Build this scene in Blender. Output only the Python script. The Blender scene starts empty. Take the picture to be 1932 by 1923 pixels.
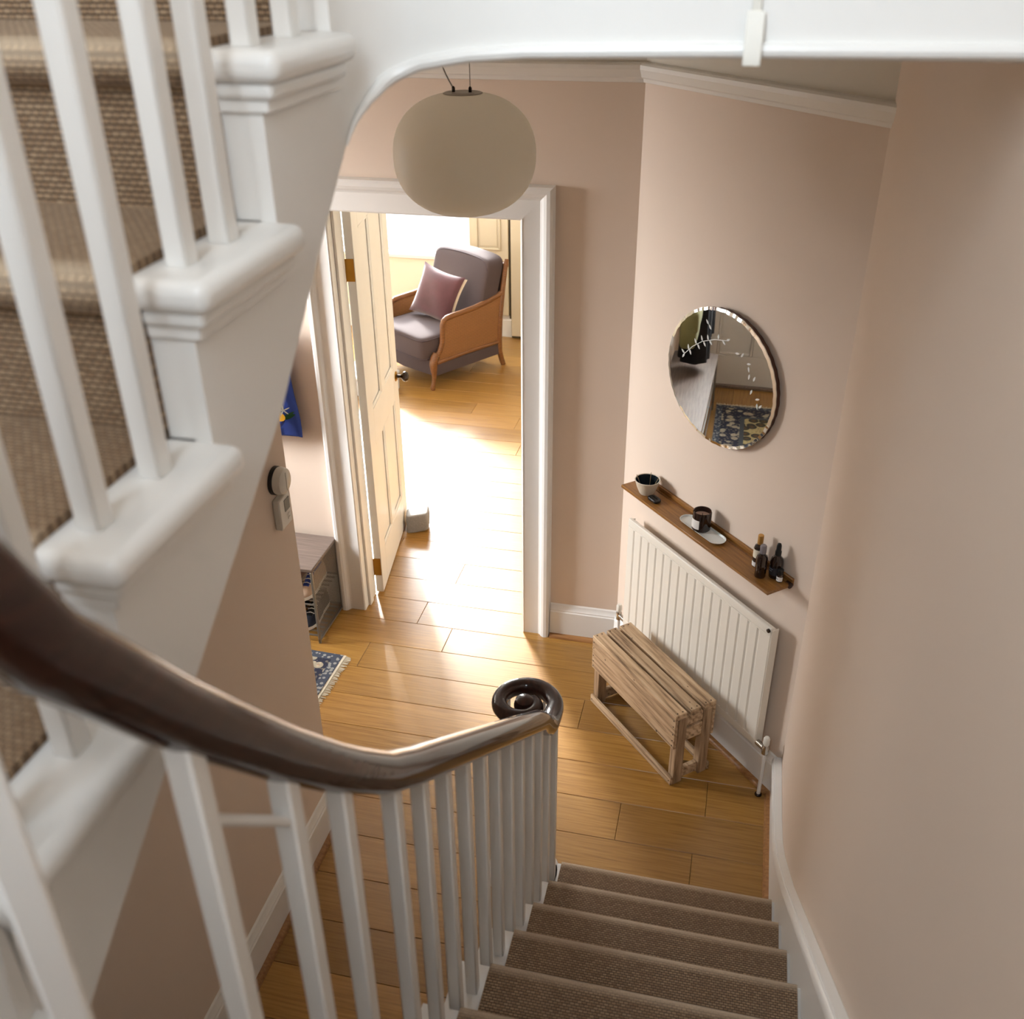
import bpy, bmesh, math, random
from mathutils import Vector, Matrix
random.seed(7)
S = bpy.context.scene
COL = S.collection
PI = math.pi

# ---------------------------------------------------------------- camera
YAW, PITCH, ROLL, FPX = 0.2351, 0.5256, -0.0103, 1874.1
fw = Vector((-math.sin(YAW)*math.cos(PITCH), math.cos(YAW)*math.cos(PITCH), -math.sin(PITCH)))
rt = Vector((math.cos(YAW), math.sin(YAW), 0)); up = rt.cross(fw)
r2 = rt*math.cos(ROLL)+up*math.sin(ROLL); u2 = up*math.cos(ROLL)-rt*math.sin(ROLL)
cd = bpy.data.cameras.new('camera'); cam = bpy.data.objects.new('camera', cd); COL.objects.link(cam)
m = Matrix((( r2.x, u2.x, -fw.x, 1.6866), (r2.y, u2.y, -fw.y, -3.8444), (r2.z, u2.z, -fw.z, 2.9707), (0, 0, 0, 1)))
cam.matrix_world = m
cd.sensor_fit = 'HORIZONTAL'; cd.sensor_width = 36; cd.lens = 36*FPX/1932
cd.clip_start = 0.02; cd.clip_end = 100
cd.dof.use_dof = True; cd.dof.focus_distance = 4.0; cd.dof.aperture_fstop = 4.8
S.camera = cam

# ---------------------------------------------------------------- world, daylight, exposure
w = bpy.data.worlds.new('world'); S.world = w; w.use_nodes = True
bg = w.node_tree.nodes['Background']; bg.inputs[0].default_value = (0.93, 0.96, 1.0, 1); bg.inputs[1].default_value = 2.2

def daylight(name, loc, direction, sx, sy, power, color, spread=180):
    """sky light entering through a window opening"""
    L = bpy.data.lights.new(name, 'AREA'); L.shape = 'RECTANGLE'; L.size = sx; L.size_y = sy
    L.energy = power; L.color = color; L.spread = math.radians(spread)
    o = bpy.data.objects.new(name, L); COL.objects.link(o)
    o.location = loc; o.rotation_euler = Vector(direction).to_track_quat('-Z', 'Y').to_euler()
    return o
daylight('sitting_room_daylight', (-1.45, 4.3, 1.75), (0.12, -1, -0.12), 1.75, 2.0, 290, (0.90, 0.96, 1.0))
daylight('front_door_daylight', (-2.25, -0.66, 1.9), (1, 0.68, -0.52), 0.9, 1.2, 84, (0.94, 0.97, 1.0), 84)
daylight('stair_window_daylight', (1.2, -4.5, 4.0), (0, 1, -0.28), 1.1, 1.7, 58, (0.76, 0.89, 1.0))
sl = bpy.data.lights.new('hazy_sun', 'SUN'); sl.energy = 18.0; sl.angle = math.radians(9); sl.color = (1.0, 0.97, 0.92)
so = bpy.data.objects.new('hazy_sun', sl); COL.objects.link(so); so.location = (-6, 12, 8)
so.rotation_euler = Vector((0.49*math.cos(math.radians(25)), -0.87*math.cos(math.radians(25)), -math.sin(math.radians(25)))).to_track_quat('-Z', 'Y').to_euler()
S.view_settings.view_transform = 'Standard'; S.view_settings.look = 'None'
S.view_settings.exposure = 0.22; S.view_settings.gamma = 1.0; S.view_settings.use_curve_mapping = False

# ---------------------------------------------------------------- helpers
def lin(c):
    return tuple(((v/255)/12.92 if v/255 <= 0.04045 else ((v/255+0.055)/1.055)**2.4) for v in c)+(1.0,)

class Nt:
    def __init__(s, name):
        s.m = bpy.data.materials.new(name); s.m.use_nodes = True; s.t = s.m.node_tree
        s.b = s.t.nodes['Principled BSDF']; s.out = s.t.nodes['Material Output']
    def n(s, typ, **kw):
        nd = s.t.nodes.new(typ)
        for k, v in kw.items():
            if k.startswith('i_'):
                nm = k[2:].replace('_', ' ')
                nd.inputs[nm].default_value = v
            else: setattr(nd, k, v)
        return nd
    def l(s, a, b): s.t.links.new(a, b)
    def math(s, op, a, b=None, clamp=False):
        nd = s.n('ShaderNodeMath', operation=op, use_clamp=clamp)
        for i, v in enumerate((a, b)):
            if v is None: continue
            if isinstance(v, (int, float)): nd.inputs[i].default_value = v
            else: s.l(v, nd.inputs[i])
        return nd.outputs[0]
    def mix(s, f, a, b, blend='MIX'):
        nd = s.n('ShaderNodeMix', data_type='RGBA', blend_type=blend)
        for i, v in ((0, f), (6, a), (7, b)):
            if isinstance(v, (int, float)): nd.inputs[i].default_value = v
            elif isinstance(v, tuple): nd.inputs[i].default_value = v
            else: s.l(v, nd.inputs[i])
        return nd.outputs[2]
    def ramp(s, f, stops):
        nd = s.n('ShaderNodeValToRGB'); el = nd.color_ramp.elements
        while len(el) < len(stops): el.new(0.5)
        for e, (p, c) in zip(el, stops): e.position = p; e.color = c
        s.l(f, nd.inputs[0]); return nd.outputs[0]
    def coords(s, kind='Object', scale=(1, 1, 1), rand=False):
        tc = s.n('ShaderNodeTexCoord'); mp = s.n('ShaderNodeMapping'); mp.inputs['Scale'].default_value = scale
        s.l(tc.outputs[kind], mp.inputs['Vector'])
        if rand:
            oi = s.n('ShaderNodeObjectInfo'); cx = s.n('ShaderNodeCombineXYZ')
            for i, k in enumerate((37.0, 91.0, 53.0)): s.l(s.math('MULTIPLY', oi.outputs['Random'], k), cx.inputs[i])
            s.l(cx.outputs[0], mp.inputs['Location'])
        return mp.outputs[0]
    def noise(s, vec, scale, detail=4, rough=0.55):
        nd = s.n('ShaderNodeTexNoise'); nd.inputs['Scale'].default_value = scale
        nd.inputs['Detail'].default_value = detail; nd.inputs['Roughness'].default_value = rough
        s.l(vec, nd.inputs['Vector']); return nd.outputs['Fac']
    def bump(s, h, strength, dist=0.002):
        nd = s.n('ShaderNodeBump'); nd.inputs['Strength'].default_value = strength; nd.inputs['Distance'].default_value = dist
        s.l(h, nd.inputs['Height']); s.l(nd.outputs[0], s.b.inputs['Normal'])
    def set(s, **kw):
        for k, v in kw.items():
            s.b.inputs[k.replace('_', ' ')].default_value = v
        return s.m

def paint(name, c, rough=0.55, var=0.04, nscale=3.0, bump=0.06, bscale=260):
    t = Nt(name); v = t.coords()
    f = t.noise(v, nscale, 3)
    c = lin(c); dk = tuple(x*(1-var) for x in c[:3])+(1,); lt = tuple(min(1, x*(1+var)) for x in c[:3])+(1,)
    t.l(t.mix(f, dk, lt), t.b.inputs['Base Color'])
    t.bump(t.noise(v, bscale, 2), bump, 0.001)
    return t.set(Roughness=rough)

def simple(name, c, rough=0.5, metal=0.0, coat=0.0, var=0.10, nscale=30, **kw):
    t = Nt(name); v = t.coords(rand=True); f = t.noise(v, nscale, 3)
    c = lin(c); dk = tuple(x*(1-var) for x in c[:3])+(1,); lt = tuple(min(1, x*(1+var)) for x in c[:3])+(1,)
    t.l(t.mix(f, dk, lt), t.b.inputs['Base Color'])
    return t.set(Roughness=rough, Metallic=metal, Coat_Weight=coat, **kw)

def wood(name, stops, scale, along='X', rough=0.45, coat=0.0, randv=0.25, bump=0.15, knots=0.0, distort=1.0, wavew=0.12, crough=0.06, cross=14):
    t = Nt(name)
    cr_ = cross; sc = {'X': (1, cr_, cr_), 'Y': (cr_, 1, cr_), 'Z': (cr_, cr_, 1)}[along]
    v = t.coords(scale=sc, rand=True)
    wv = t.n('ShaderNodeTexWave', wave_type='BANDS', bands_direction='DIAGONAL')
    wv.inputs['Scale'].default_value = scale*0.35; wv.inputs['Distortion'].default_value = 7*distort
    wv.inputs['Detail'].default_value = 3; wv.inputs['Detail Scale'].default_value = 1.2
    t.l(v, wv.inputs['Vector'])
    n1 = t.noise(v, scale, 6, 0.65)
    f = t.math('ADD', t.math('MULTIPLY', wv.outputs['Fac'], wavew), t.math('MULTIPLY', n1, 1-wavew))
    col = t.ramp(f, [(p, lin(c)) for p, c in stops])
    oi = t.n('ShaderNodeObjectInfo')
    hs = t.n('ShaderNodeHueSaturation'); hs.inputs['Saturation'].default_value = 1.0
    t.l(t.math('ADD', t.math('MULTIPLY', oi.outputs['Random'], randv), 1-randv/2), hs.inputs['Value'])
    t.l(col, hs.inputs['Color']); c = hs.outputs[0]
    if knots > 0:
        vk = t.coords(scale=(1.0, 2.2, 1.0), rand=True)
        vo = t.n('ShaderNodeTexVoronoi'); vo.inputs['Scale'].default_value = knots; t.l(vk, vo.inputs['Vector'])
        k = t.math('LESS_THAN', t.math('ADD', vo.outputs['Distance'], t.math('MULTIPLY', n1, 0.06)), 0.075)
        c = t.mix(t.math('MULTIPLY', k, 0.8), c, lin((52, 30, 14)))
    t.l(c, t.b.inputs['Base Color']); t.bump(f, bump, 0.001)
    return t.set(Roughness=rough, Coat_Weight=coat, Coat_Roughness=crough)

def sisal(name):
    t = Nt(name); tc = t.n('ShaderNodeTexCoord')
    br = t.n('ShaderNodeTexBrick'); br.offset = 0.5
    for k, v in (('Scale', 1.0), ('Mortar Size', 0.0012), ('Mortar Smooth', 0.6), ('Bias', 0.0), ('Brick Width', 0.0105), ('Row Height', 0.0068)):
        br.inputs[k].default_value = v
    br.inputs['Color1'].default_value = lin((180, 152, 120)); br.inputs['Color2'].default_value = lin((152, 122, 92)); br.inputs['Mortar'].default_value = lin((96, 70, 49))
    t.l(tc.outputs['UV'], br.inputs['Vector'])
    nz = t.n('ShaderNodeTexNoise'); nz.inputs['Scale'].default_value = 14; nz.inputs['Detail'].default_value = 6; t.l(tc.outputs['UV'], nz.inputs['Vector'])
    c = t.mix(t.math('MULTIPLY', nz.outputs['Fac'], 0.45), br.outputs['Color'], lin((100, 76, 56)))
    sx = t.n('ShaderNodeSeparateXYZ'); t.l(tc.outputs['UV'], sx.inputs[0])
    rw = t.math('ABSOLUTE', t.math('SUBTRACT', t.math('FRACT', t.math('DIVIDE', sx.outputs['Y'], 0.0068)), 0.5))
    rowm = t.math('GREATER_THAN', rw, 0.33)
    c = t.mix(t.math('MULTIPLY', rowm, 0.6), c, lin((58, 38, 25)))
    nosing_light = t.math('SUBTRACT', 1.0, t.math('DIVIDE', t.math('ABSOLUTE', t.math('SUBTRACT', sx.outputs['Y'], 0.002)), 0.026), clamp=True)
    c = t.mix(t.math('MULTIPLY', nosing_light, 0.75), c, lin((205, 184, 158)))          # paler band along each step edge: nosing highlight painted into the colour
    t.l(c, t.b.inputs['Base Color'])
    t.bump(t.math('SUBTRACT', t.math('SUBTRACT', 1.0, br.outputs['Fac']), t.math('MULTIPLY', rowm, 0.5)), 0.9, 0.003)
    return t.set(Roughness=0.95, Sheen_Weight=0.55, Sheen_Roughness=0.35, Sheen_Tint=lin((235, 215, 190)))

M = {}
M['plaster'] = paint('pink_plaster_paint', (226, 208, 191), 0.75, 0.03, 1.3, 0.10, 190)
M['offwhite'] = paint('off_white_wall_paint', (226, 219, 205), 0.75, 0.02, 1.3)
M['cream'] = paint('cream_wall_paint', (238, 230, 212), 0.75, 0.02, 1.3)
M['gloss'] = paint('white_gloss_woodwork', (238, 236, 232), 0.32, 0.015, 6, 0.05, 60)
M['ceil'] = paint('ceiling_white', (236, 234, 230), 0.85, 0.02)
M['door'] = paint('old_white_door_paint', (236, 233, 227), 0.38, 0.035, 8, 0.12, 70)
M['oak'] = wood('oiled_oak_board', [(0.25, (132, 90, 38)), (0.5, (162, 118, 55)), (0.75, (178, 136, 70))], 4.2, 'X', 0.34, 0.5, 0.34, 0.08, knots=1.5, wavew=0.06, crough=0.24, cross=26)
M['oakbead'] = wood('oak_edge_bead', [(0.3, (132, 88, 48)), (0.7, (170, 122, 72))], 6, 'X', 0.45)
M['subfloor'] = paint('dark_subfloor', (70, 48, 30), 0.9)
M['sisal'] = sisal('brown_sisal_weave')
M['mahogany'] = wood('polished_mahogany', [(0.2, (28, 11, 6)), (0.55, (46, 19, 11)), (0.85, (60, 28, 16))], 5, 'Y', 0.5, 0.9, 0.05, 0.0)
M['mahogany'].node_tree.nodes['Principled BSDF'].inputs['Specular IOR Level'].default_value = 0.15
M['shelfwood'] = wood('honey_stained_shelf', [(0.2, (106, 68, 26)), (0.55, (144, 98, 44)), (0.85, (166, 118, 60))], 7, 'X', 0.4, 0.1, 0.05)
M['cratewood'] = wood('weathered_crate_pine', [(0.28, (98, 72, 50)), (0.5, (188, 158, 124)), (0.8, (216, 192, 160))], 4, 'X', 0.85, 0, 0.3, 0.5, knots=9.0)
M['cratewoodZ'] = wood('weathered_crate_post', [(0.28, (88, 64, 44)), (0.5, (168, 138, 106)), (0.8, (202, 174, 140))], 4, 'Z', 0.85, 0, 0.3, 0.5, knots=9.0)
M['nail'] = simple('rusty_nail', (46, 30, 22), 0.8, 0.3)
M['rad'] = paint('radiator_enamel', (232, 226, 214), 0.35, 0.01)
M['chrome'] = simple('chrome', (190, 188, 184), 0.18, 1.0, var=0.03)
M['darkmetal'] = simple('dark_bronze', (54, 46, 42), 0.25, 0.9)
M['brass'] = simple('aged_brass', (168, 124, 52), 0.30, 1.0)
t = Nt('opal_glass'); df = t.n('ShaderNodeBsdfDiffuse'); df.inputs[0].default_value = lin((246, 243, 234)); tl = t.n('ShaderNodeBsdfTranslucent'); tl.inputs[0].default_value = lin((250, 248, 240))
m1 = t.n('ShaderNodeMixShader'); m1.inputs[0].default_value = 0.5; m2 = t.n('ShaderNodeMixShader'); m2.inputs[0].default_value = 0.04; gs = t.n('ShaderNodeBsdfGlossy'); gs.inputs['Roughness'].default_value = 0.25
t.l(df.outputs[0], m1.inputs[1]); t.l(tl.outputs[0], m1.inputs[2]); t.l(m1.outputs[0], m2.inputs[1]); t.l(gs.outputs[0], m2.inputs[2]); t.l(m2.outputs[0], t.out.inputs['Surface']); M['opal'] = t.m
M['steel'] = simple('brushed_steel', (150, 146, 138), 0.35, 1.0)
M['mauve'] = simple('mauve_upholstery', (74, 62, 63), 0.9, var=0.08, nscale=160)
M['mauvedark'] = simple('mauve_piping', (66, 54, 58), 0.9)
M['chairwood'] = wood('golden_beech_frame', [(0.2, (84, 50, 24)), (0.55, (122, 78, 40)), (0.85, (146, 100, 58))], 8, 'Y', 0.38, 0.2, 0.05)
M['plumvelvet'] = simple('plum_velvet', (84, 42, 50), 0.75, var=0.6, nscale=9, Sheen_Weight=0.8)
M['creamcloth'] = simple('cream_cloth', (222, 208, 186), 0.9)
M['whiteplastic'] = simple('white_plastic', (228, 224, 214), 0.4, var=0.02)
M['lcd'] = simple('grey_lcd', (112, 112, 100), 0.25)
M['blackplastic'] = simple('black_plastic', (16, 16, 17), 0.4)
M['amber'] = simple('amber_bottle_glass', (34, 15, 9), 0.10, 0, 0.6, var=0.15)
M['labelcream'] = simple('cream_paper_label', (226, 216, 192), 0.7, var=0.04)
M['labelwhite'] = simple('white_paper_label', (226, 224, 220), 0.7, var=0.03)
M['labelgrey'] = simple('pale_grey_lettering', (150, 156, 166), 0.6)
M['labeldark'] = simple('slate_label', (34, 38, 46), 0.6)
M['gold'] = simple('matte_gold_cap', (198, 150, 80), 0.4, 0.5)
M['clearcap'] = simple('smoky_clear_cap', (128, 122, 126), 0.2)
M['wax'] = simple('pale_wax', (196, 168, 150), 0.6)
M['ceramic'] = simple('speckled_ceramic', (214, 204, 186), 0.45, var=0.12, nscale=120)
M['glazeblue'] = simple('dark_blue_glaze', (26, 34, 40), 0.18)
M['tray'] = simple('white_marbled_tray', (226, 228, 224), 0.35, var=0.06, nscale=25)
M['traygreen'] = simple('tray_green_edge', (118, 136, 116), 0.5)
M['twig'] = simple('dry_twig', (150, 130, 96), 0.9)
M['greyfab'] = simple('grey_woven_pouch', (136, 132, 130), 0.95, var=0.3, nscale=120)
M['greylight'] = simple('light_grey_felt', (188, 190, 194), 0.95, var=0.1, nscale=90)
M['rackwood'] = wood('grey_brown_rack_top', [(0.2, (96, 82, 74)), (0.8, (138, 122, 112))], 6, 'X', 0.5)
M['wire'] = simple('grey_steel_wire', (150, 146, 140), 0.4, 0.8)
M['bagblue'] = simple('cobalt_cotton', (40, 66, 148), 0.85, var=0.15, nscale=18)
M['lemon'] = simple('lemon_print_yellow', (226, 172, 40), 0.85)
M['leafgreen'] = simple('leaf_print_green', (20, 72, 40), 0.85)
M['flower'] = simple('flower_print_white', (226, 228, 216), 0.85)
M['bagnavy'] = simple('shadow_print_navy', (22, 34, 92), 0.85)
M['blackcloth'] = simple('black_wool', (17, 18, 23), 0.95, var=0.3)
M['olive'] = simple('olive_canvas', (112, 108, 66), 0.9)
M['brownleather'] = simple('brown_leather', (82, 50, 36), 0.5)
M['beigesuede'] = simple('beige_suede', (192, 164, 140), 0.9)
M['pinkmesh'] = simple('pale_pink_knit', (222, 196, 190), 0.9)
M['shoeblue'] = simple('shoe_blue', (58, 78, 160), 0.7)
M['shoewhite'] = simple('shoe_white', (232, 228, 222), 0.6)
M['shoenavy'] = simple('shoe_navy', (22, 26, 42), 0.7)
M['fringe'] = simple('ivory_fringe', (214, 204, 182), 0.95)
M['greyshutter'] = paint('shutter_cream', (226, 214, 188), 0.5, 0.02, 2)
M['shadowgap'] = simple('dark_gap', (90, 82, 66), 0.9)

t = Nt('mirror_silver'); M['mirror'] = t.set(Base_Color=(0.80, 0.82, 0.80, 1), Metallic=1.0, Roughness=0.015)
t = Nt('etched_glass'); M['etch'] = t.set(Base_Color=(0.72, 0.74, 0.72, 1), Roughness=0.7)
t = Nt('window_glass')
tr = t.n('ShaderNodeBsdfTransparent'); gl = t.n('ShaderNodeBsdfGlossy'); gl.inputs['Roughness'].default_value = 0.02
mx = t.n('ShaderNodeMixShader'); mx.inputs[0].default_value = 0.06
t.l(tr.outputs[0], mx.inputs[1]); t.l(gl.outputs[0], mx.inputs[2]); t.l(mx.outputs[0], t.out.inputs['Surface']); M['glass'] = t.m

def cane_mat():
    t = Nt('woven_cane'); v = t.coords()
    ck = t.n('ShaderNodeTexWave', bands_direction='Y'); ck.inputs['Scale'].default_value = 26; t.l(v, ck.inputs['Vector'])
    c2 = t.n('ShaderNodeTexWave', bands_direction='Z'); c2.inputs['Scale'].default_value = 26; t.l(v, c2.inputs['Vector'])
    h = t.math('MULTIPLY', ck.outputs['Fac'], c2.outputs['Fac'])
    t.l(t.ramp(h, [(0.0, lin((150, 104, 60))), (0.45, lin((120, 78, 40))), (0.8, lin((48, 28, 14)))]), t.b.inputs['Base Color'])
    t.bump(h, 0.5, 0.002)
    return t.set(Roughness=0.6)
M['cane'] = cane_mat()

def rug_mat(hx, hy):
    t = Nt('persian_rug_pile'); tc = t.n('ShaderNodeTexCoord'); sp = t.n('ShaderNodeSeparateXYZ'); t.l(tc.outputs['Object'], sp.inputs[0])
    ax = t.math('SUBTRACT', hx, t.math('ABSOLUTE', sp.outputs['X'])); ay = t.math('SUBTRACT', hy, t.math('ABSOLUTE', sp.outputs['Y']))
    d = t.math('MINIMUM', ax, ay)                       # distance from the rug's edge
    def vor(scale, feature='F1'):
        n = t.n('ShaderNodeTexVoronoi', feature=feature); n.inputs['Scale'].default_value = scale; t.l(tc.outputs['Object'], n.inputs['Vector']); return n
    v1 = vor(19); v2 = vor(46); v3 = vor(13)
    blossom = t.ramp(v1.outputs['Distance'], [(0.0, lin((196, 150, 120))), (0.22, lin((210, 198, 170))), (0.42, lin((196, 184, 158))), (0.46, lin((38, 42, 62))), (1.0, lin((34, 38, 58)))])
    small = t.ramp(v2.outputs['Distance'], [(0.0, lin((190, 176, 150))), (0.30, lin((176, 160, 134))), (0.36, lin((40, 44, 62)))])
    border = t.mix(0.35, blossom, small)
    field = t.ramp(v3.outputs['Distance'], [(0.0, lin((120, 84, 52))), (0.25, lin((72, 66, 52))), (0.42, lin((40, 42, 50))), (0.47, lin((188, 172, 122))), (1.0, lin((196, 180, 132)))])
    field = t.mix(t.math('MULTIPLY', t.math('LESS_THAN', v2.outputs['Distance'], 0.25), 0.6), field, lin((64, 60, 52)))
    def band(lo, hi): return t.math('MULTIPLY', t.math('GREATER_THAN', d, lo), t.math('LESS_THAN', d, hi))
    c = t.mix(t.math('GREATER_THAN', d, 0.20), border, field)
    guard = t.mix(t.math('GREATER_THAN', v2.outputs['Distance'], 0.38), lin((150, 150, 146)), lin((66, 72, 86)))
    c = t.mix(band(0.0, 0.045), c, guard); c = t.mix(band(0.175, 0.205), c, lin((74, 80, 86)))
    t.l(c, t.b.inputs['Base Color']); t.bump(t.noise(tc.outputs['Object'], 300, 2), 0.5, 0.002)
    return t.set(Roughness=0.95)

class MB:
    """collects shapes; build() links them as one mesh object"""
    def __init__(s): s.v = []; s.f = []; s.uv = None
    def add(s, vs, fs, X=None):
        o = len(s.v)
        s.v += [tuple(X @ Vector(p)) if X is not None else tuple(p) for p in vs]
        s.f += [tuple(i+o for i in f) for f in fs]; return s
    def box(s, x0, x1, y0, y1, z0, z1, X=None):
        vs = [(x0,y0,z0),(x1,y0,z0),(x1,y1,z0),(x0,y1,z0),(x0,y0,z1),(x1,y0,z1),(x1,y1,z1),(x0,y1,z1)]
        return s.add(vs, [(0,3,2,1),(4,5,6,7),(0,1,5,4),(1,2,6,5),(2,3,7,6),(3,0,4,7)], X)
    def prism(s, poly, a, b, axis='X', X=None):
        """poly in the two other axes (order y,z / x,z / x,y), extruded from a to b"""
        n = len(poly)
        mk = {'X': lambda p, h: (h, p[0], p[1]), 'Y': lambda p, h: (p[0], h, p[1]), 'Z': lambda p, h: (p[0], p[1], h)}[axis]
        vs = [mk(p, a) for p in poly]+[mk(p, b) for p in poly]
        fs = [tuple(range(n))[::-1], tuple(range(n, 2*n))]+[(i, (i+1) % n, n+(i+1) % n, n+i) for i in range(n)]
        return s.add(vs, fs, X)
    def loft(s, rings, closed=True, caps=True, X=None):
        n = len(rings[0]); vs = [p for r in rings for p in r]; fs = []
        for k in range(len(rings)-1):
            for i in range(n if closed else n-1):
                j = (i+1) % n; fs.append((k*n+i, k*n+j, (k+1)*n+j, (k+1)*n+i))
        if caps and closed: fs += [tuple(range(n))[::-1], tuple(range((len(rings)-1)*n, len(rings)*n))]
        return s.add(vs, fs, X)
    def lathe(s, prof, n=24, c=(0, 0, 0), X=None, caps=True, sx=1.0, sy=1.0):
        rings = [[(c[0]+sx*r*math.cos(2*PI*i/n), c[1]+sy*r*math.sin(2*PI*i/n), c[2]+z) for i in range(n)] for r, z in prof]
        return s.loft(rings, True, caps, X)
    def sweep(s, path, prof, upv=(0, 0, 1), X=None, scales=None, caps=True):
        """prof: (side, up) points; path: list of Vectors"""
        P = [Vector(p) for p in path]; rings = []
        for i, p in enumerate(P):
            d = (P[min(i+1, len(P)-1)]-P[max(i-1, 0)]).normalized(); u0 = Vector(upv)
            side = d.cross(u0)
            side = side.normalized() if side.length > 1e-5 else Vector((1, 0, 0)); u = side.cross(d).normalized()
            k = scales[i] if scales else 1.0
            rings.append([tuple(p+side*(a*k)+u*(b*k)) for a, b in prof])
        return s.loft(rings, True, caps, X)
    def tube(s, path, r, n=8, X=None, upv=(0, 0, 1), scales=None):
        return s.sweep(path, [(r*math.cos(2*PI*i/n), r*math.sin(2*PI*i/n)) for i in range(n)], upv, X, scales)
    def superell(s, c, a, b, h, e1=0.35, e2=0.35, n=24, mrings=12, X=None, fn=None):
        def pw(v, e): return math.copysign(abs(v)**e, v)
        rings = []
        for k in range(mrings+1):
            ph = -PI/2+PI*k/mrings; ph = max(-PI/2+1e-3, min(PI/2-1e-3, ph)); ring = []
            for i in range(n):
                th = 2*PI*i/n
                p = [a*pw(math.cos(ph), e1)*pw(math.cos(th), e2), b*pw(math.cos(ph), e1)*pw(math.sin(th), e2), h*pw(math.sin(ph), e1)]
                if fn: p = fn(p)
                ring.append((c[0]+p[0], c[1]+p[1], c[2]+p[2]))
            rings.append(ring)
        return s.loft(rings, True, True, X)
    def build(s, name, mat, parent=None, bevel=0, seg=1, smooth=True, angle=35, uv=None, loc=None, rz=0, kind=None):
        me = bpy.data.meshes.new(name); me.from_pydata(s.v, [], s.f); me.update()
        bm = bmesh.new(); bm.from_mesh(me); bmesh.ops.recalc_face_normals(bm, faces=bm.faces)
        if uv:
            ul = bm.loops.layers.uv.new('UVMap')
            for f in bm.faces:
                for lp in f.loops: lp[ul].uv = uv(lp.vert.co, f.normal)
        bm.to_mesh(me); bm.free()
        if smooth:
            me.polygons.foreach_set('use_smooth', [True]*len(me.polygons)); me.set_sharp_from_angle(angle=math.radians(angle))
        if mat is not None: me.materials.append(mat)
        o = bpy.data.objects.new(name, me); COL.objects.link(o)
        if parent is not None: o.parent = parent
        if loc: o.location = loc
        if rz: o.rotation_euler = (0, 0, rz)
        if bevel:
            b = o.modifiers.new('bevel', 'BEVEL'); b.width = bevel; b.segments = seg; b.limit_method = 'ANGLE'; b.angle_limit = math.radians(40)
        if kind: o['kind'] = kind
        return o

def tag(o, label, cat, group=None, kind=None):
    o['label'] = label; o['category'] = cat
    if group: o['group'] = group
    if kind: o['kind'] = kind
    return o
def thing(name, label, cat, loc=(0, 0, 0), rz=0, group=None, kind=None):
    o = bpy.data.objects.new(name, None); COL.objects.link(o); o.empty_display_size = 0.05
    o.location = loc; o.rotation_euler = (0, 0, rz)
    return tag(o, label, cat, group, kind)
def lerp(a, b, t): return a+(b-a)*t
def smooth(t): t = max(0, min(1, t)); return t*t*(3-2*t)
def interp(pts, x):
    pts = sorted(pts)
    if x <= pts[0][0]: return pts[0][1]
    for (a, va), (b, vb) in zip(pts, pts[1:]):
        if x <= b: return lerp(va, vb, (x-a)/(b-a))
    return pts[-1][1]

# ---------------------------------------------------------------- the shell
XC = 1.273; TH = 0.8378                      # far corner of the hall, angle of the mirror wall
XL, YE = 0.36, -1.33                         # face of the stair-side wall and where it ends
XW, YW = 2.032, -0.843                       # stair wall face, corner with the mirror wall
YB = -4.27; XF = -2.1; ZC = 2.83; ZL = 3.047; ZT = 5.4
DIAG = Matrix.Translation((XC, 0, 0)) @ Matrix.Rotation(-TH, 4, 'Z')   # local x along the wall, local -y into the hall
LD = 1.134

# floor with separate oak boards
fl = MB().box(-2.9, 2.2, YB-.1, 4.1, -.08, -.014).build('floor', M['subfloor'])
tag(fl, 'oiled oak board floor running from the hall into the sitting room', 'floor', kind='structure')
JOINT = {-1.208: 1.441, -1.018: 1.767, -.258: .473, -.068: .288, .312: .38, -.638: 1.2}
y0 = -.258-.19*11; row = 0
while y0 < 4.1:
    y1 = min(y0+.19, 4.1)
    lo, hi = (-2.9, 1.75) if y0 > -.1 else ((XF-.1, 2.08) if y0 > YE-.2 else (XL-.05, 2.08))
    j = next((v for k, v in JOINT.items() if abs(k-y0) < .01), None)
    if j is None: j = random.uniform(-.9, 1.1)
    L = 1.9; xs = [j+L*k for k in range(-4, 4)]
    xs = [lo]+[x for x in xs if lo+.12 < x < hi-.12]+[hi]
    for a, b in zip(xs, xs[1:]):
        c = .0016; x0_, x1_ = a+.0006, b-.0006; ya, yb = y0+.0006, y1-.0006
        hx, hy = (x1_-x0_)/2, (yb-ya)/2
        mb = MB(); mb.add([(-hx,-hy,-.013),(hx,-hy,-.013),(hx,hy,-.013),(-hx,hy,-.013),(-hx,-hy,-c),(hx,-hy,-c),(hx,hy,-c),(-hx,hy,-c),
                (-hx+c,-hy+c,0),(hx-c,-hy+c,0),(hx-c,hy-c,0),(-hx+c,hy-c,0)],
               [(0,3,2,1),(0,1,5,4),(1,2,6,5),(2,3,7,6),(3,0,4,7),(4,5,9,8),(5,6,10,9),(6,7,11,10),(7,4,8,11),(8,9,10,11)])
        mb.build('plank', M['oak'], fl, smooth=False, loc=((x0_+x1_)/2, (ya+yb)/2, 0))
    y0 += .19

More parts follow.
